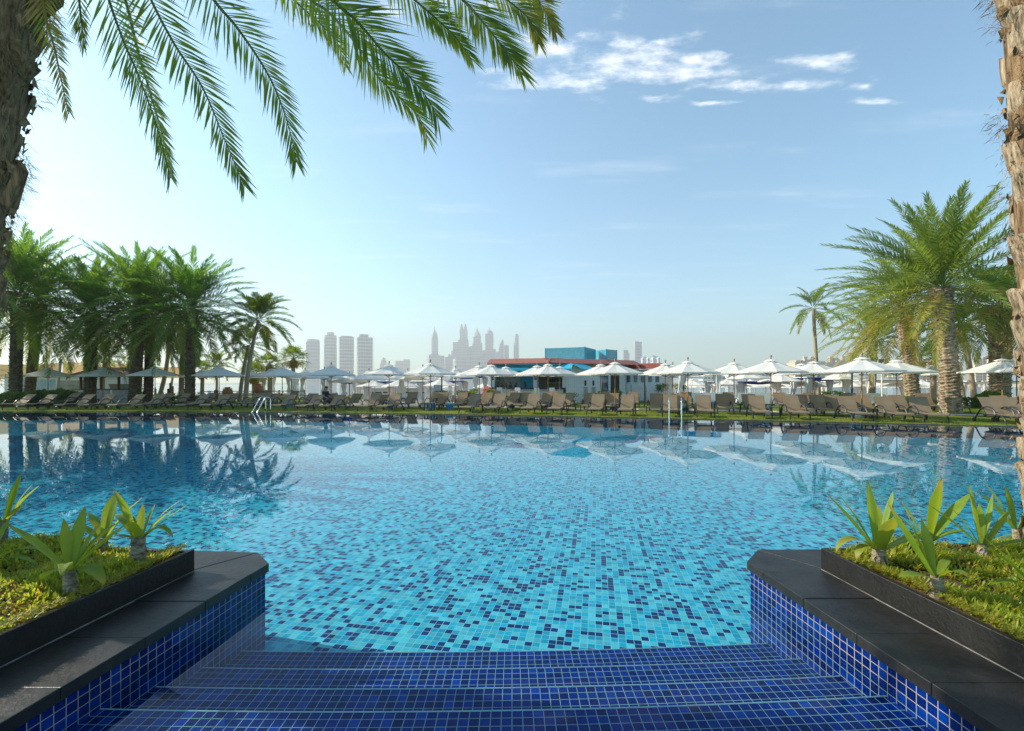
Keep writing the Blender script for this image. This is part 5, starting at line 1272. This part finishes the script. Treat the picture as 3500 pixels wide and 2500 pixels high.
# white pavilion with a long low roof far behind the middle parasols
pv_ = thing('beach_pavilion', 'pale low pavilion with a narrow window band behind the middle parasols', 'building', (at(1370, 70).x, 70, -1.35))
b = MB(); b.box((0, 0, 1.0), (9.5, 4, 2.0)); b.build('wall', pmat('pale blue grey render', (.50, .56, .60)), pv_)
b = MB()
for k in range(8): b.box((-4 + k * 1.14, -2.012, 1.52), (.92, .02, .22))
b.build('window_band', M['dark'], pv_)
b = MB(); b.box((0, -.2, 2.11), (10, 5, .2)); b.box((1.5, .6, 2.5), (4.5, 3, .55)); b.build('roof', M['concrete'], pv_)

# ------------------------------------------------------------------ leafy hedges and bushes
def bush(name, label, cat, c, size, n, mt, seed, group=None, leaf=.05, square=1.0, rz=0.0, flat_old=.06):
    r = random.Random(seed); t_ = thing(name, label, cat, c, rz, group); b = MB()
    for i in range(n):
        # points on a lumpy rounded box
        d = Vector((r.gauss(0, 1), r.gauss(0, 1), r.gauss(0, 1))).normalized()
        e = [abs(x) ** (1 / square) * (1 if x > 0 else -1) for x in d]; m_ = max(abs(x) for x in e); k = (r.uniform(.82, 1.03)) * ((1 - .5 * (square - 1) / square) + (.5 * (square - 1) / square) / max(.2, m_))
        k *= 1 + .07 * math.sin(d.x * 7 + seed) * math.sin(d.y * 6) + .05 * math.sin(d.z * 9 + d.x * 5)
        p = Vector((e[0] * size[0] / 2 * k, e[1] * size[1] / 2 * k, size[2] * .5 + e[2] * size[2] * .5 * k))
        if p.z < 0: p.z = r.uniform(0, .1)
        a = Vector((r.gauss(0, 1), r.gauss(0, 1), r.gauss(0, 1))).normalized(); f_ = (d + a * .9).normalized(); wd = f_.cross(a).normalized() * leaf * .4
        b.cur = 1.0 * (r.random() < flat_old) * r.random(); L = leaf * r.uniform(.8, 1.5)
        b.add([p, p + f_ * L * .5 + wd, p + f_ * L, p + f_ * L * .5 - wd], [(0, 1, 2, 3)])
    b.build('foliage', M[mt], t_)
    b = MB()
    for k in range(5): b.tube([(0, 0, -.05), (r.uniform(-.3, .3) * size[0], r.uniform(-.3, .3) * size[1], size[2] * .7)], [.03, .01], 5)
    b.build('stem', M['timber'], t_)
    return t_
def bx(name, label, cat, px, d, w, dp, h, n, mt, seed, square=2.6, leaf=.07, rz=None, group=None):
    p = at(px, d); return bush(name, label, cat, (p.x, p.y, hgt(p.x, p.y)), (w, dp, h), n, mt, seed, group, leaf, square, heading(p.x) if rz is None else rz)
bx('hedge', 'clipped hedge beyond the loungers short of the pool bar', 'hedge', 1548, 30.5, 2.7, .7, .95, 3600, 'hedge', 1)
bx('hedge', 'low red flecked flowering hedge against the near end of the bar', 'hedge', 1650, 34, 1.9, .9, 1.05, 2400, 'hedge', 2)
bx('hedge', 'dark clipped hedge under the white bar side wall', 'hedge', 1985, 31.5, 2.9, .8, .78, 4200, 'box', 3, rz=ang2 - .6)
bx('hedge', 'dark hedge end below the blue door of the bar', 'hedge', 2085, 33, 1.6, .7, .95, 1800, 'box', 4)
bx('hedge', 'square topped tall green hedge past the changing rooms', 'hedge', 2292, 36, 2.1, .9, 1.40, 3200, 'box', 5)
bx('hedge', 'dark green box hedge behind loungers by the coconut palm trunk', 'hedge', 2843, 29.5, .9, .8, .95, 1800, 'box', 6)
bx('bush', 'bright rounded bush in front of the scaly trunk', 'bush', 3092, 26.5, 1.1, 1.0, .72, 2600, 'hedge', 7, 1.3)
bx('bush', 'smaller bush between the scaly trunk and the biggest palm', 'bush', 3165, 26.5, .85, .8, .60, 1700, 'hedge', 8, 1.3)
bx('bush', 'deep green round bush behind the biggest palm on the lawn', 'bush', 3308, 27.5, .9, .8, .62, 1900, 'box', 9, 1.2)
bx('bush', 'small light bush touching the round one behind the biggest palm', 'bush', 3342, 27.3, .45, .45, .45, 800, 'hedge', 10, 1.2)
bx('bush', 'green bush behind a shaded lounger by the pale straight trunk', 'bush', 620, 31.5, 1.0, .8, .62, 1700, 'box', 11, 1.4)
bx('bush', 'second green bush beside the arching date palm foot', 'bush', 672, 31.2, .9, .8, .62, 1500, 'box', 12, 1.4)
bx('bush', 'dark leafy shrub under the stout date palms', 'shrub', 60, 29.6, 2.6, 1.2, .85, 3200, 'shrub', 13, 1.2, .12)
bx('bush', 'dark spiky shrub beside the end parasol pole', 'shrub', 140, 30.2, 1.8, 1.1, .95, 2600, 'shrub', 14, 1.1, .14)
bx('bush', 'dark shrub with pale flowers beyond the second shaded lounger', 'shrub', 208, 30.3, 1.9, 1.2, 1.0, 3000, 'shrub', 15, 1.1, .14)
bx('bush', 'pink bougainvillea spilling around the near end of the bar', 'flowering shrub', 1668, 36.8, .9, .8, 1.2, 1300, 'pink', 16, 1.1, .07)
bx('hedge', 'low yellow green hedge behind the timber kiosk counter', 'hedge', 392, 41, 6.4, .9, .75, 6000, 'hedge', 17)
t_ = bx('bush', 'bright agave like clump at the foot of the dark shaggy palm', 'shrub', 3385, 27.2, 1.1, .8, .75, 1000, 'hedge', 18, 1.0, .3)

# ------------------------------------------------------------------ kiosk, sails, posts at the shaded end
kx = at(385, 35.5).x; kk = thing('timber_kiosk', 'timber poolside kiosk with flower painted counter panels', 'kiosk', (kx, 35.5, GZ))
mur = pmat('painted panel', (.50, .52, .58), (.62, .60, .64), 1.6, .6); pk = pmat('painted blossom', (.55, .26, .32), (.62, .40, .44), 8)
for k, xx in enumerate((-1.2, -.02, 1.5)):
    b = MB(); wdt = (1.10, 1.22, 1.5)[k]; b.box((xx, -.9, .50), (wdt, .05, 1.0)); pn = b.build('counter_panel', mur, kk)
    b = MB(); rr2 = random.Random(k)
    for i in range(5):
        x0, z0 = xx + rr2.uniform(-.38, .38), rr2.uniform(.2, .85)
        for j in range(5): a = j * 1.256 + i; b.lathe([(.01, 0), (.07, .002), (.005, .004)], 7, (0, 0, 0)) if False else b.add([(x0, -.9275, z0), (x0 + math.cos(a - .4) * .07, -.9275, z0 + math.sin(a - .4) * .07), (x0 + math.cos(a) * .11, -.9275, z0 + math.sin(a) * .11), (x0 + math.cos(a + .4) * .07, -.9275, z0 + math.sin(a + .4) * .07)], [(0, 1, 2, 3)])
    b.build('flower_motif', pk, pn)
b = MB(); b.box((0, -.85, 1.04), (4.2, .5, .07)); b.build('counter_top', M['timber'], kk)
for xx in (-1.9, -.35, 1.0, 2.3): b = MB(); b.tube([(xx, -.6, 0), (xx, -.6, 2.0)], .09, 8); b.build('post', M['timber'], kk)
b = MB(); V = [(-2.6, -1.4, 2.02), (2.7, -1.4, 2.02), (2.7, 1.6, 2.1), (-2.6, 1.6, 2.1), (-1.4, .2, 2.75), (1.5, .2, 2.75)]
b.add(V, [(0, 1, 5, 4), (1, 2, 5), (2, 3, 4, 5), (3, 0, 4), (3, 2, 1, 0)]); b.build('roof', M['timber'], kk)
b = MB(); b.box((.35, .6, 1.25), (1.6, .6, .4), top=1.15); b.build('stone_trough', M['concrete'], kk)
def sail(label, P, sag, poles):
    t_ = thing('shade_sail', label, 'shade sail', group='beige shade sails behind the kiosk'); b = MB(); N = 8; V = []
    P = [Vector(p) for p in P]
    for i in range(N + 1):
        for j in range(N + 1):
            s, q = i / N, j / N; p = P[0].lerp(P[1], s).lerp(P[3].lerp(P[2], s), q); p.z -= sag * 4 * s * (1 - s) * (.4 + q * (1 - q)); V.append(p)
    b.add(V, [(i * (N + 1) + j, (i + 1) * (N + 1) + j, (i + 1) * (N + 1) + j + 1, i * (N + 1) + j + 1) for i in range(N) for j in range(N)]); b.build('sail', M['beige'], t_, smooth=True)
    for x, y, z in poles: b = MB(); b.tube([(x * 1.01, y, GZ), (x, y, z)], [.13, .10], 8); b.build('pole', M['concrete'], t_)
def S3(px, d, py): return tuple(at(px, d, py))
sail('orange beige sail nearest the shaggy palm', [S3(-20, 44, 1246), S3(212, 42, 1240), S3(205, 46, 1292), S3(-20, 48, 1296)], .25, [S3(208, 41.9, 1228), S3(110, 42, 1290)])
sail('pale beige sail stretched above the low white building', [S3(214, 42, 1238), S3(330, 45, 1236), S3(330, 52, 1290), S3(214, 46, 1290)], .2, [S3(332, 45, 1232)])
sail('long cream sail behind the kiosk roof', [S3(336, 46, 1244), S3(470, 47, 1238), S3(470, 52, 1284), S3(336, 50, 1280)], .3, [S3(472, 47, 1236)])
sail('cream sail beyond the exercise posts', [S3(476, 48, 1256), S3(640, 50, 1252), S3(640, 54, 1292), S3(476, 52, 1290)], .2, [S3(644, 50, 1250), S3(590, 47, 1290)])
lw_ = thing('low_building', 'low white pool building with a wide window and a washed out sea mural', 'building', (at(210, 46).x, 46, GZ))
b = MB(); b.box((0, 1.5, 1.1), (11.5, 3, 2.2)); b.build('wall', M['white'], lw_)
b = MB(); b.box((1.6, -.012, 1.15), (3.6, .02, 1.3)); wo = b.build('window', pmat('dull window', (.16, .17, .15), (.30, .31, .28), 1.3, .15), lw_)
b = MB(); b.box((0, 1.4, 2.31), (12, 3.4, .2)); b.build('roof', M['cream'], lw_)
b = MB(); b.box((-2.3, -.012, 1.05), (3.4, .02, 1.7)); b.build('mural', pmat('sea mural', (.42, .50, .54), (.26, .40, .50), .9, .6, lo=.45, hi=.55), lw_)
bxk = thing('storage_box', 'brown and black storage cabinet between the first shaded parasols', 'cabinet', (at(250, 33).x, 33, GZ)); b = MB(); b.box((0, 0, .42), (.95, .6, .84)); b.build('body', M['timber'], bxk); b = MB(); b.box((.82, .02, .42), (.66, .6, .84)); b.build('door', M['dark'], bxk)
ps_ = []; ep = thing('exercise_post', '-', 'post', group='timber exercise posts'); b = MB(); b.tube([(0, 0, 0), (0, 0, 1.0)], .10, 8); b.build('shaft', M['timber'], ep); b = MB(); b.lathe([(.105, 1.0), (.11, 1.03), (.06, 1.06)], 8); b.build('cap', M['timber'], ep)
for k, (px, d, sc) in enumerate(((511, 38, 1.45), (531, 38.5, 1.0), (575, 38, 1.0), (582, 38, 1.45), (590, 38.6, 1.2), (629, 38, 1.0), (738, 40, .9), (742, 36, .9))):
    p = at(px, d); o = put(ep, ps_, (p.x, p.y, GZ), 0, f'{ORD[k]} brown timber post from the kiosk in the exercise area'); o.scale = (.8, .8, sc)
up2 = []; jar = thing('clay_jar', '-', 'jar', group='large terracotta jars by the rope fence'); b = MB(); b.lathe([(.12, 0), (.25, .12), (.34, .34), (.30, .54), (.16, .66), (.13, .70), (.19, .76), (.17, .77), (.09, .70)], 16); b.build('body', M['terracotta'], jar, smooth=True)
for s in (-1, 1): b = MB(); b.tube(catmull([Vector((s * .15, 0, .70)), Vector((s * .27, 0, .68)), Vector((s * .31, 0, .54))], 4), .025, 6); b.build('handle', M['terracotta'], jar)
for k, (px, d, z) in enumerate(((778, 36.5, .35), (884, 38, .62))):
    p = at(px, d); o = put(jar, up2, (p.x, p.y, hgt(p.x, p.y) + z), k, ('terracotta jar on a stand among the shaded loungers', 'terracotta jar held in a timber frame behind the leaning palm')[k]); o.scale = (1.15, 1.15, 1.1)
    t_ = thing('jar_stand', ('low timber stand under the terracotta jar in the shade', 'tall timber frame carrying a terracotta jar behind the leaning palm')[k], 'stand', (p.x, p.y, hgt(p.x, p.y))); b = MB(); b.box((0, 0, z - .03), (.8, .8, .05)); b.build('top', M['timber'], t_)
    for sx, sy in ((-1, -1), (1, -1), (1, 1), (-1, 1)): b = MB(); b.tube([(sx * .36, sy * .36, 0), (sx * (.34 if k == 0 else .15), sy * .34, z - .056 if k == 0 or sy < 9 else 0)], .05, 6); b.build('leg', M['timber'], t_)
rf_ = thing('rope_fence', 'low timber rail fence before the breakwater', 'fence', (0, 0, 0)); 
for k in range(9):
    p = at(690 + k * 44, 39.5 + .2 * k); b = MB(); b.tube([(p.x, p.y, hgt(p.x, p.y) - .1), (p.x, p.y, hgt(p.x, p.y) + .9)], .06, 7); b.build('post', M['timber'], rf_)
for zz in (.45, .8):
    b = MB(); b.tube([(at(690 + k * 44, 39.5 + .2 * k).x, 39.5 + .2 * k, hgt(at(690 + k * 44, 39.5 + .2 * k).x, 39.5 + .2 * k) + zz) for k in range(9)], .035, 6); b.build('rail', M['timber'], rf_)
# breakwater
r = random.Random(8); b = MB()
for i in range(1500):
    px = r.uniform(480, 1680); d = r.uniform(66, 76); p = at(px, d); hh = r.random()
    s = r.uniform(.25, .65); z = -1.3 + hh * (1.45 if px < 1150 else 1.2) * (1 - abs(d - 72) / 9); rot = RZ(r.uniform(0, 6)) @ RX(r.uniform(0, 3))
    b.box((p.x, p.y, z), (s * r.uniform(.8, 1.5), s, s * r.uniform(.6, 1)), rot, top=r.uniform(.5, .9))
tag(b.build('breakwater', M['rock']), kind='stuff')
p = at(2908, 160); bt = thing('motor_boat', 'small white boat moored on the calm water past the parasols', 'boat', (p.x, p.y, -1.35), .3)
b = MB(); V = []
for x, wd, k in ((-2.2, .8, .0), (0, .95, 0), (1.6, .7, .05), (2.8, .05, .25)): V += [(x, -wd, .75 + k), (x, -wd * .6, .05), (x, wd * .6, .05), (x, wd, .75 + k)]
b.add(V, [(i * 4 + k, i * 4 + k + 1, i * 4 + k + 5, i * 4 + k + 4) for i in range(3) for k in range(3)] + [(0, 3, 2, 1), (0, 4, 7, 3), (4, 8, 11, 7), (8, 12, 15, 11)]); b.build('hull', M['white'], bt)
b = MB(); b.box((-.1, 0, 1.15), (1.5, 1.2, .8), top=.8); b.build('cabin', M['glass'], bt)

# ------------------------------------------------------------------ skyline across the water
TG = 'hazy towers across the water'
curved_ = None
def tower(label, px0, px1, D, parts, mt='tower_grey', name='tower', cat='tower', base=2.0, dp=None, group=TG):
    x0, x1 = (px0 - 1750) / F * D, (px1 - 1750) / F * D; cx, wd = (x0 + x1) / 2, x1 - x0
    t_ = thing(name, label, cat, (cx, D, base), group=group)
    if name == 'tower' and D < 2950 and parts not in (curved_,): t_.rotation_euler = (0, 0, R(22)); t_.scale = (.92, .92, 1)
    Zp = lambda y: CAM - (y - HZ) / F * D - base
    parts(t_, wd, Zp, M[mt]); return t_
def body(b, w, z0, z1, top=1.0, dx=0.0, dp=None, sides=4):
    if sides == 4: b.box((dx, 0, (z0 + z1) / 2), (w, dp or w * .8, z1 - z0), top=top)
    else: b.lathe([(w / 2, z0), (w / 2 * top, z1)], sides, (dx, 0, 0), math.pi / sides)
def fins(t_, w, z0, z1, n, m_, dp):
    b = MB()
    for i in range(n): b.box((0, 0, z0 + (z1 - z0) * (i + .5) / n), (w, dp, (z1 - z0) / n * .28))
    b.build('floor_plate', m_, t_)
def mk(fn): return fn
def t1(t_, w, Z, m):
    b = MB(); body(b, w, 0, Z(1170)); b.build('body', m, t_); b = MB(); b.lathe([(w * .5, 0), (w * .47, Z(1162) - Z(1170)), (w * .2, Z(1160) - Z(1170))], 16, (0, 0, Z(1170) + .5), 0, 1, .8); b.build('crown', m, t_)
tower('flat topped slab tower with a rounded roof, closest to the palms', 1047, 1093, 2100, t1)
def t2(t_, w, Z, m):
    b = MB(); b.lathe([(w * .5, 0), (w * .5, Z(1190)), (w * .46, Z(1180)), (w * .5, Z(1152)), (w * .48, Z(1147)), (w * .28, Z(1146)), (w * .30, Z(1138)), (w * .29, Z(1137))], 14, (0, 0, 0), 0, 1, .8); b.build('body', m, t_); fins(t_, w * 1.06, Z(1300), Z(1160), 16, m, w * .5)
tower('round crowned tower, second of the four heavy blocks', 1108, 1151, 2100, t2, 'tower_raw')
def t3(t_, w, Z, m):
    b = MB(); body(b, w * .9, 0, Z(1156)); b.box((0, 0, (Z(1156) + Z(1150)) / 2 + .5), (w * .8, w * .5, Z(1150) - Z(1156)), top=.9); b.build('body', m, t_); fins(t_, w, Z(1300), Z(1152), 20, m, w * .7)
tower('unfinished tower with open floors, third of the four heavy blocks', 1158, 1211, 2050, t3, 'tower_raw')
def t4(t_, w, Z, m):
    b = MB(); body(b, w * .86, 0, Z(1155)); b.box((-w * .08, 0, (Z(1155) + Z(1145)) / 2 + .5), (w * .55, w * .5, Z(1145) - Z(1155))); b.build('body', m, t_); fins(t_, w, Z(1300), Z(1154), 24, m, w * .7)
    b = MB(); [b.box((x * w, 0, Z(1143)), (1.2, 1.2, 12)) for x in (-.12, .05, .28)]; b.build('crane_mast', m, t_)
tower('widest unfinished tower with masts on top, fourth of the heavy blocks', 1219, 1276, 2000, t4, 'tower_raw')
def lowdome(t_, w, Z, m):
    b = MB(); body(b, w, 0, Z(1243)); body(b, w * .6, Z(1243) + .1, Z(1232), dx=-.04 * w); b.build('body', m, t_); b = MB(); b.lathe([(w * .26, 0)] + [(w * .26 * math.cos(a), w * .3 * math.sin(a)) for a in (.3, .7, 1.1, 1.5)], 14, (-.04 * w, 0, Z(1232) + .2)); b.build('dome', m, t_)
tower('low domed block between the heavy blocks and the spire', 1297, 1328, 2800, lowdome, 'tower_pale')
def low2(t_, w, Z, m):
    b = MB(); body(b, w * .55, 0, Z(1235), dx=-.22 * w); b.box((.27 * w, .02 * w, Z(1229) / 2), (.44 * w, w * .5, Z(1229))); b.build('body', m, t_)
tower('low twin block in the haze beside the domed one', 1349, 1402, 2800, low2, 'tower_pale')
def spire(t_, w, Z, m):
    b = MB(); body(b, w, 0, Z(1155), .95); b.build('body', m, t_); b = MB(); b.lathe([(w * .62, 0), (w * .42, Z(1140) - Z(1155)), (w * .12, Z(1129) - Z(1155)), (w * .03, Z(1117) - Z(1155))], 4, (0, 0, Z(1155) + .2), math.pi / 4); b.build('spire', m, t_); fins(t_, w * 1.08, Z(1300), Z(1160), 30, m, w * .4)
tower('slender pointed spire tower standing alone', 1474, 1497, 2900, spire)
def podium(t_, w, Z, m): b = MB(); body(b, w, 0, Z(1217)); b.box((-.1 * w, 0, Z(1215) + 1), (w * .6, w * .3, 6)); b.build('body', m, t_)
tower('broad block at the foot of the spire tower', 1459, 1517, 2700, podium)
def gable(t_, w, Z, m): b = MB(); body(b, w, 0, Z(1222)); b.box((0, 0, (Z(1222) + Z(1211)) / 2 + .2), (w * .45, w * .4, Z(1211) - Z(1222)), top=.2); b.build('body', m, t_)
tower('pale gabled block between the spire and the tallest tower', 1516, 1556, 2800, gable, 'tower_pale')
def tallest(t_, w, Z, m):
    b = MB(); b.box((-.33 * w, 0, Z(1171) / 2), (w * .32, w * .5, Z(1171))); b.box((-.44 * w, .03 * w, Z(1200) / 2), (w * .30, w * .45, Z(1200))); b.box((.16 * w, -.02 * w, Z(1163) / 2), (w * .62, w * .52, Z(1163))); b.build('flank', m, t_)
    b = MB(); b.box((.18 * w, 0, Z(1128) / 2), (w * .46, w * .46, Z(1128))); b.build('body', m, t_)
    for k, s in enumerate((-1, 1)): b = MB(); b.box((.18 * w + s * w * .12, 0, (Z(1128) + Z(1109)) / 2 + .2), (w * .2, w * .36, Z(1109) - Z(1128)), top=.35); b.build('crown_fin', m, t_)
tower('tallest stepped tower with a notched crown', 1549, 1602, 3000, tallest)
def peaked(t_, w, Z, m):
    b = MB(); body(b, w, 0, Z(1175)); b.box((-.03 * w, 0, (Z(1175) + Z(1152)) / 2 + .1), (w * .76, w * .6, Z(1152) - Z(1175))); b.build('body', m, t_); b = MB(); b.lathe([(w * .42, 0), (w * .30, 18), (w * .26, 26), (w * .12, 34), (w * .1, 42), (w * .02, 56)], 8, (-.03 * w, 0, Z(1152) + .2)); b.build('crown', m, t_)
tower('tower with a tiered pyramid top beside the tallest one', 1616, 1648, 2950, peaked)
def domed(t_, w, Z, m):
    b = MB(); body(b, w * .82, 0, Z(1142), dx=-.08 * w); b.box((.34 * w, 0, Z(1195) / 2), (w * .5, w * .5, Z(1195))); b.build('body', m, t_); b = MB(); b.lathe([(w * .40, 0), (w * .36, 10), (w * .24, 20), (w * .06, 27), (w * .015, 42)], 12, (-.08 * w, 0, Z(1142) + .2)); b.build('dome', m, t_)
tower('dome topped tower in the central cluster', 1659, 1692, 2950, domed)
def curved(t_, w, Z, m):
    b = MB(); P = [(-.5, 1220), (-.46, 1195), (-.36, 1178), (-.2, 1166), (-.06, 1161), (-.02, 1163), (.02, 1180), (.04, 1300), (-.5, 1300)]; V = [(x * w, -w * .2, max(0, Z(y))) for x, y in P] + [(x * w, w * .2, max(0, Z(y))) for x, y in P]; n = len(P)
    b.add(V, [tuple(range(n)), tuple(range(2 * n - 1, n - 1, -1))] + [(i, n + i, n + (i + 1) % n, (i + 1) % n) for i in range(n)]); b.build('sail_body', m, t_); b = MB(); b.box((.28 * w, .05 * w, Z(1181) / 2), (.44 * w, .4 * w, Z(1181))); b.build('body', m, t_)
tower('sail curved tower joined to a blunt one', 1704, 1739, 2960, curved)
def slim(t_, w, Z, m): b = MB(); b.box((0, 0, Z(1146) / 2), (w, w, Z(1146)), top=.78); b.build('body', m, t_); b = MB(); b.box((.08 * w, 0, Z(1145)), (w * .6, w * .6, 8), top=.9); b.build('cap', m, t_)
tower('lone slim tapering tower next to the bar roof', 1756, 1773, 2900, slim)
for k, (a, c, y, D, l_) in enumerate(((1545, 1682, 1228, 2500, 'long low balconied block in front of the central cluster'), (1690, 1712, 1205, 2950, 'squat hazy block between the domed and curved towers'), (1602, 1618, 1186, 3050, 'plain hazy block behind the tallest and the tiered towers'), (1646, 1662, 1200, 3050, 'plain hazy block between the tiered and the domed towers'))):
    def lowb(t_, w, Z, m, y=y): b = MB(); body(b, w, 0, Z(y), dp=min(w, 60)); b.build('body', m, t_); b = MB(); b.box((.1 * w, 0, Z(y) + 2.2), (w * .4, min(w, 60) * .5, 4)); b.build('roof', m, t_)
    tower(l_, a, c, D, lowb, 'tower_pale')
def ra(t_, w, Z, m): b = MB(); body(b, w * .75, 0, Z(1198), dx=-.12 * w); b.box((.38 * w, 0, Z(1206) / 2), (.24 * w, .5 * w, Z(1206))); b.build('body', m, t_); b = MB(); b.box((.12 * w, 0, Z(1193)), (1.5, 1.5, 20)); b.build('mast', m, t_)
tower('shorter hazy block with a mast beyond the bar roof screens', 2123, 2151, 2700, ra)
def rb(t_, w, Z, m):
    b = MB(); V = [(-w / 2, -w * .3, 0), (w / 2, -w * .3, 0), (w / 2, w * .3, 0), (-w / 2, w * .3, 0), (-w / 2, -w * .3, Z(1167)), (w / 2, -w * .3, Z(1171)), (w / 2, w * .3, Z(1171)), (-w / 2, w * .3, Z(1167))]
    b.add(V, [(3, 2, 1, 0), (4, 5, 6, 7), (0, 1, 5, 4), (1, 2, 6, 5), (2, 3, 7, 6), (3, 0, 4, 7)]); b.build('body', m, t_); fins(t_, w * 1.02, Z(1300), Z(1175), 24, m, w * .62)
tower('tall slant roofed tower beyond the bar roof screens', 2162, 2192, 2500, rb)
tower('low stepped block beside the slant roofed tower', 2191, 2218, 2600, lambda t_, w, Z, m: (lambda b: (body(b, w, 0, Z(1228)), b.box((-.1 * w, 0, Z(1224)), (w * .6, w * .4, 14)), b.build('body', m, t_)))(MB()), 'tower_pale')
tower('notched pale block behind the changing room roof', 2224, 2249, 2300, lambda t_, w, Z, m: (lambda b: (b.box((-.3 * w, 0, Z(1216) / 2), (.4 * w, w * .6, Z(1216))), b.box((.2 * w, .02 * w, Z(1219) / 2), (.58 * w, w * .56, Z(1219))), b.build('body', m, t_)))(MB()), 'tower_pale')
# palace like hotel and hillside houses far to the sunny side
def palace(t_, w, Z, m):
    b = MB(); b.box((0, 0, Z(1240) / 2), (w, w * .25, Z(1240)))
    for x, y0 in ((-.40, 1233), (-.25, 1231), (-.02, 1236), (.32, 1234)): b.box((x * w, 0, Z(y0) / 2), (w * .13, w * .2, Z(y0)))
    b.build('body', m, t_)
    for x, y0 in ((-.26, 1222), (-.14, 1222), (.20, 1221), (.42, 1220)): b = MB(); b.box((x * w, -.02 * w, Z(y0) / 2), (w * .05, w * .05, Z(y0))); b.box((x * w, -.02 * w, Z(y0) + .6), (w * .06, w * .06, 1.2)); b.build('turret', m, t_)
    b = MB(); b.lathe([(w * .07, 0), (w * .06, 3), (w * .03, 6), (w * .005, 8)], 12, (.30 * w, 0, Z(1234) + .2)); b.build('dome', M['concrete'], t_)
tower('sandstone palace hotel with square turrets far beyond the parasols', 2703, 2893, 900, palace, 'palace', 'palace_hotel', 'hotel', 1.0, group=None)
GH = 'sandy houses on the far shore'
def house(t_, w, Z, m, y): b = MB(); b.box((0, 0, Z(y) / 2), (w, w * .5, Z(y))); b.box((.15 * w, 0, Z(y) + 1.2), (w * .45, w * .35, 2.4)); b.build('wall', m, t_); b = MB(); b.box((-.2 * w, 0, Z(y) + .35), (w * .5, w * .52, .6)); b.build('roof', M['cream'], t_)
for k, (a, c, y, D) in enumerate(((3110, 3150, 1240, 640), (3150, 3172, 1229, 660), (3172, 3200, 1236, 640), (3330, 3352, 1226, 700), (3352, 3378, 1222, 720), (3378, 3400, 1230, 690), (2890, 2915, 1246, 760), (2640, 2690, 1262, 560), (2560, 2625, 1278, 540), (2480, 2550, 1284, 520), (2395, 2470, 1286, 510), (2925, 2985, 1280, 520), (3040, 3095, 1276, 520))):
    tower(('sand coloured house' if y < 1250 else 'low glass fronted shore building') + f', {ORD[k]} in the line beyond the beach water', a, c, D, lambda t_, w, Z, m, y=y: house(t_, w, Z, m, y), 'palace' if y < 1270 else 'villa', 'shore_house', 'house', .9, group=GH)
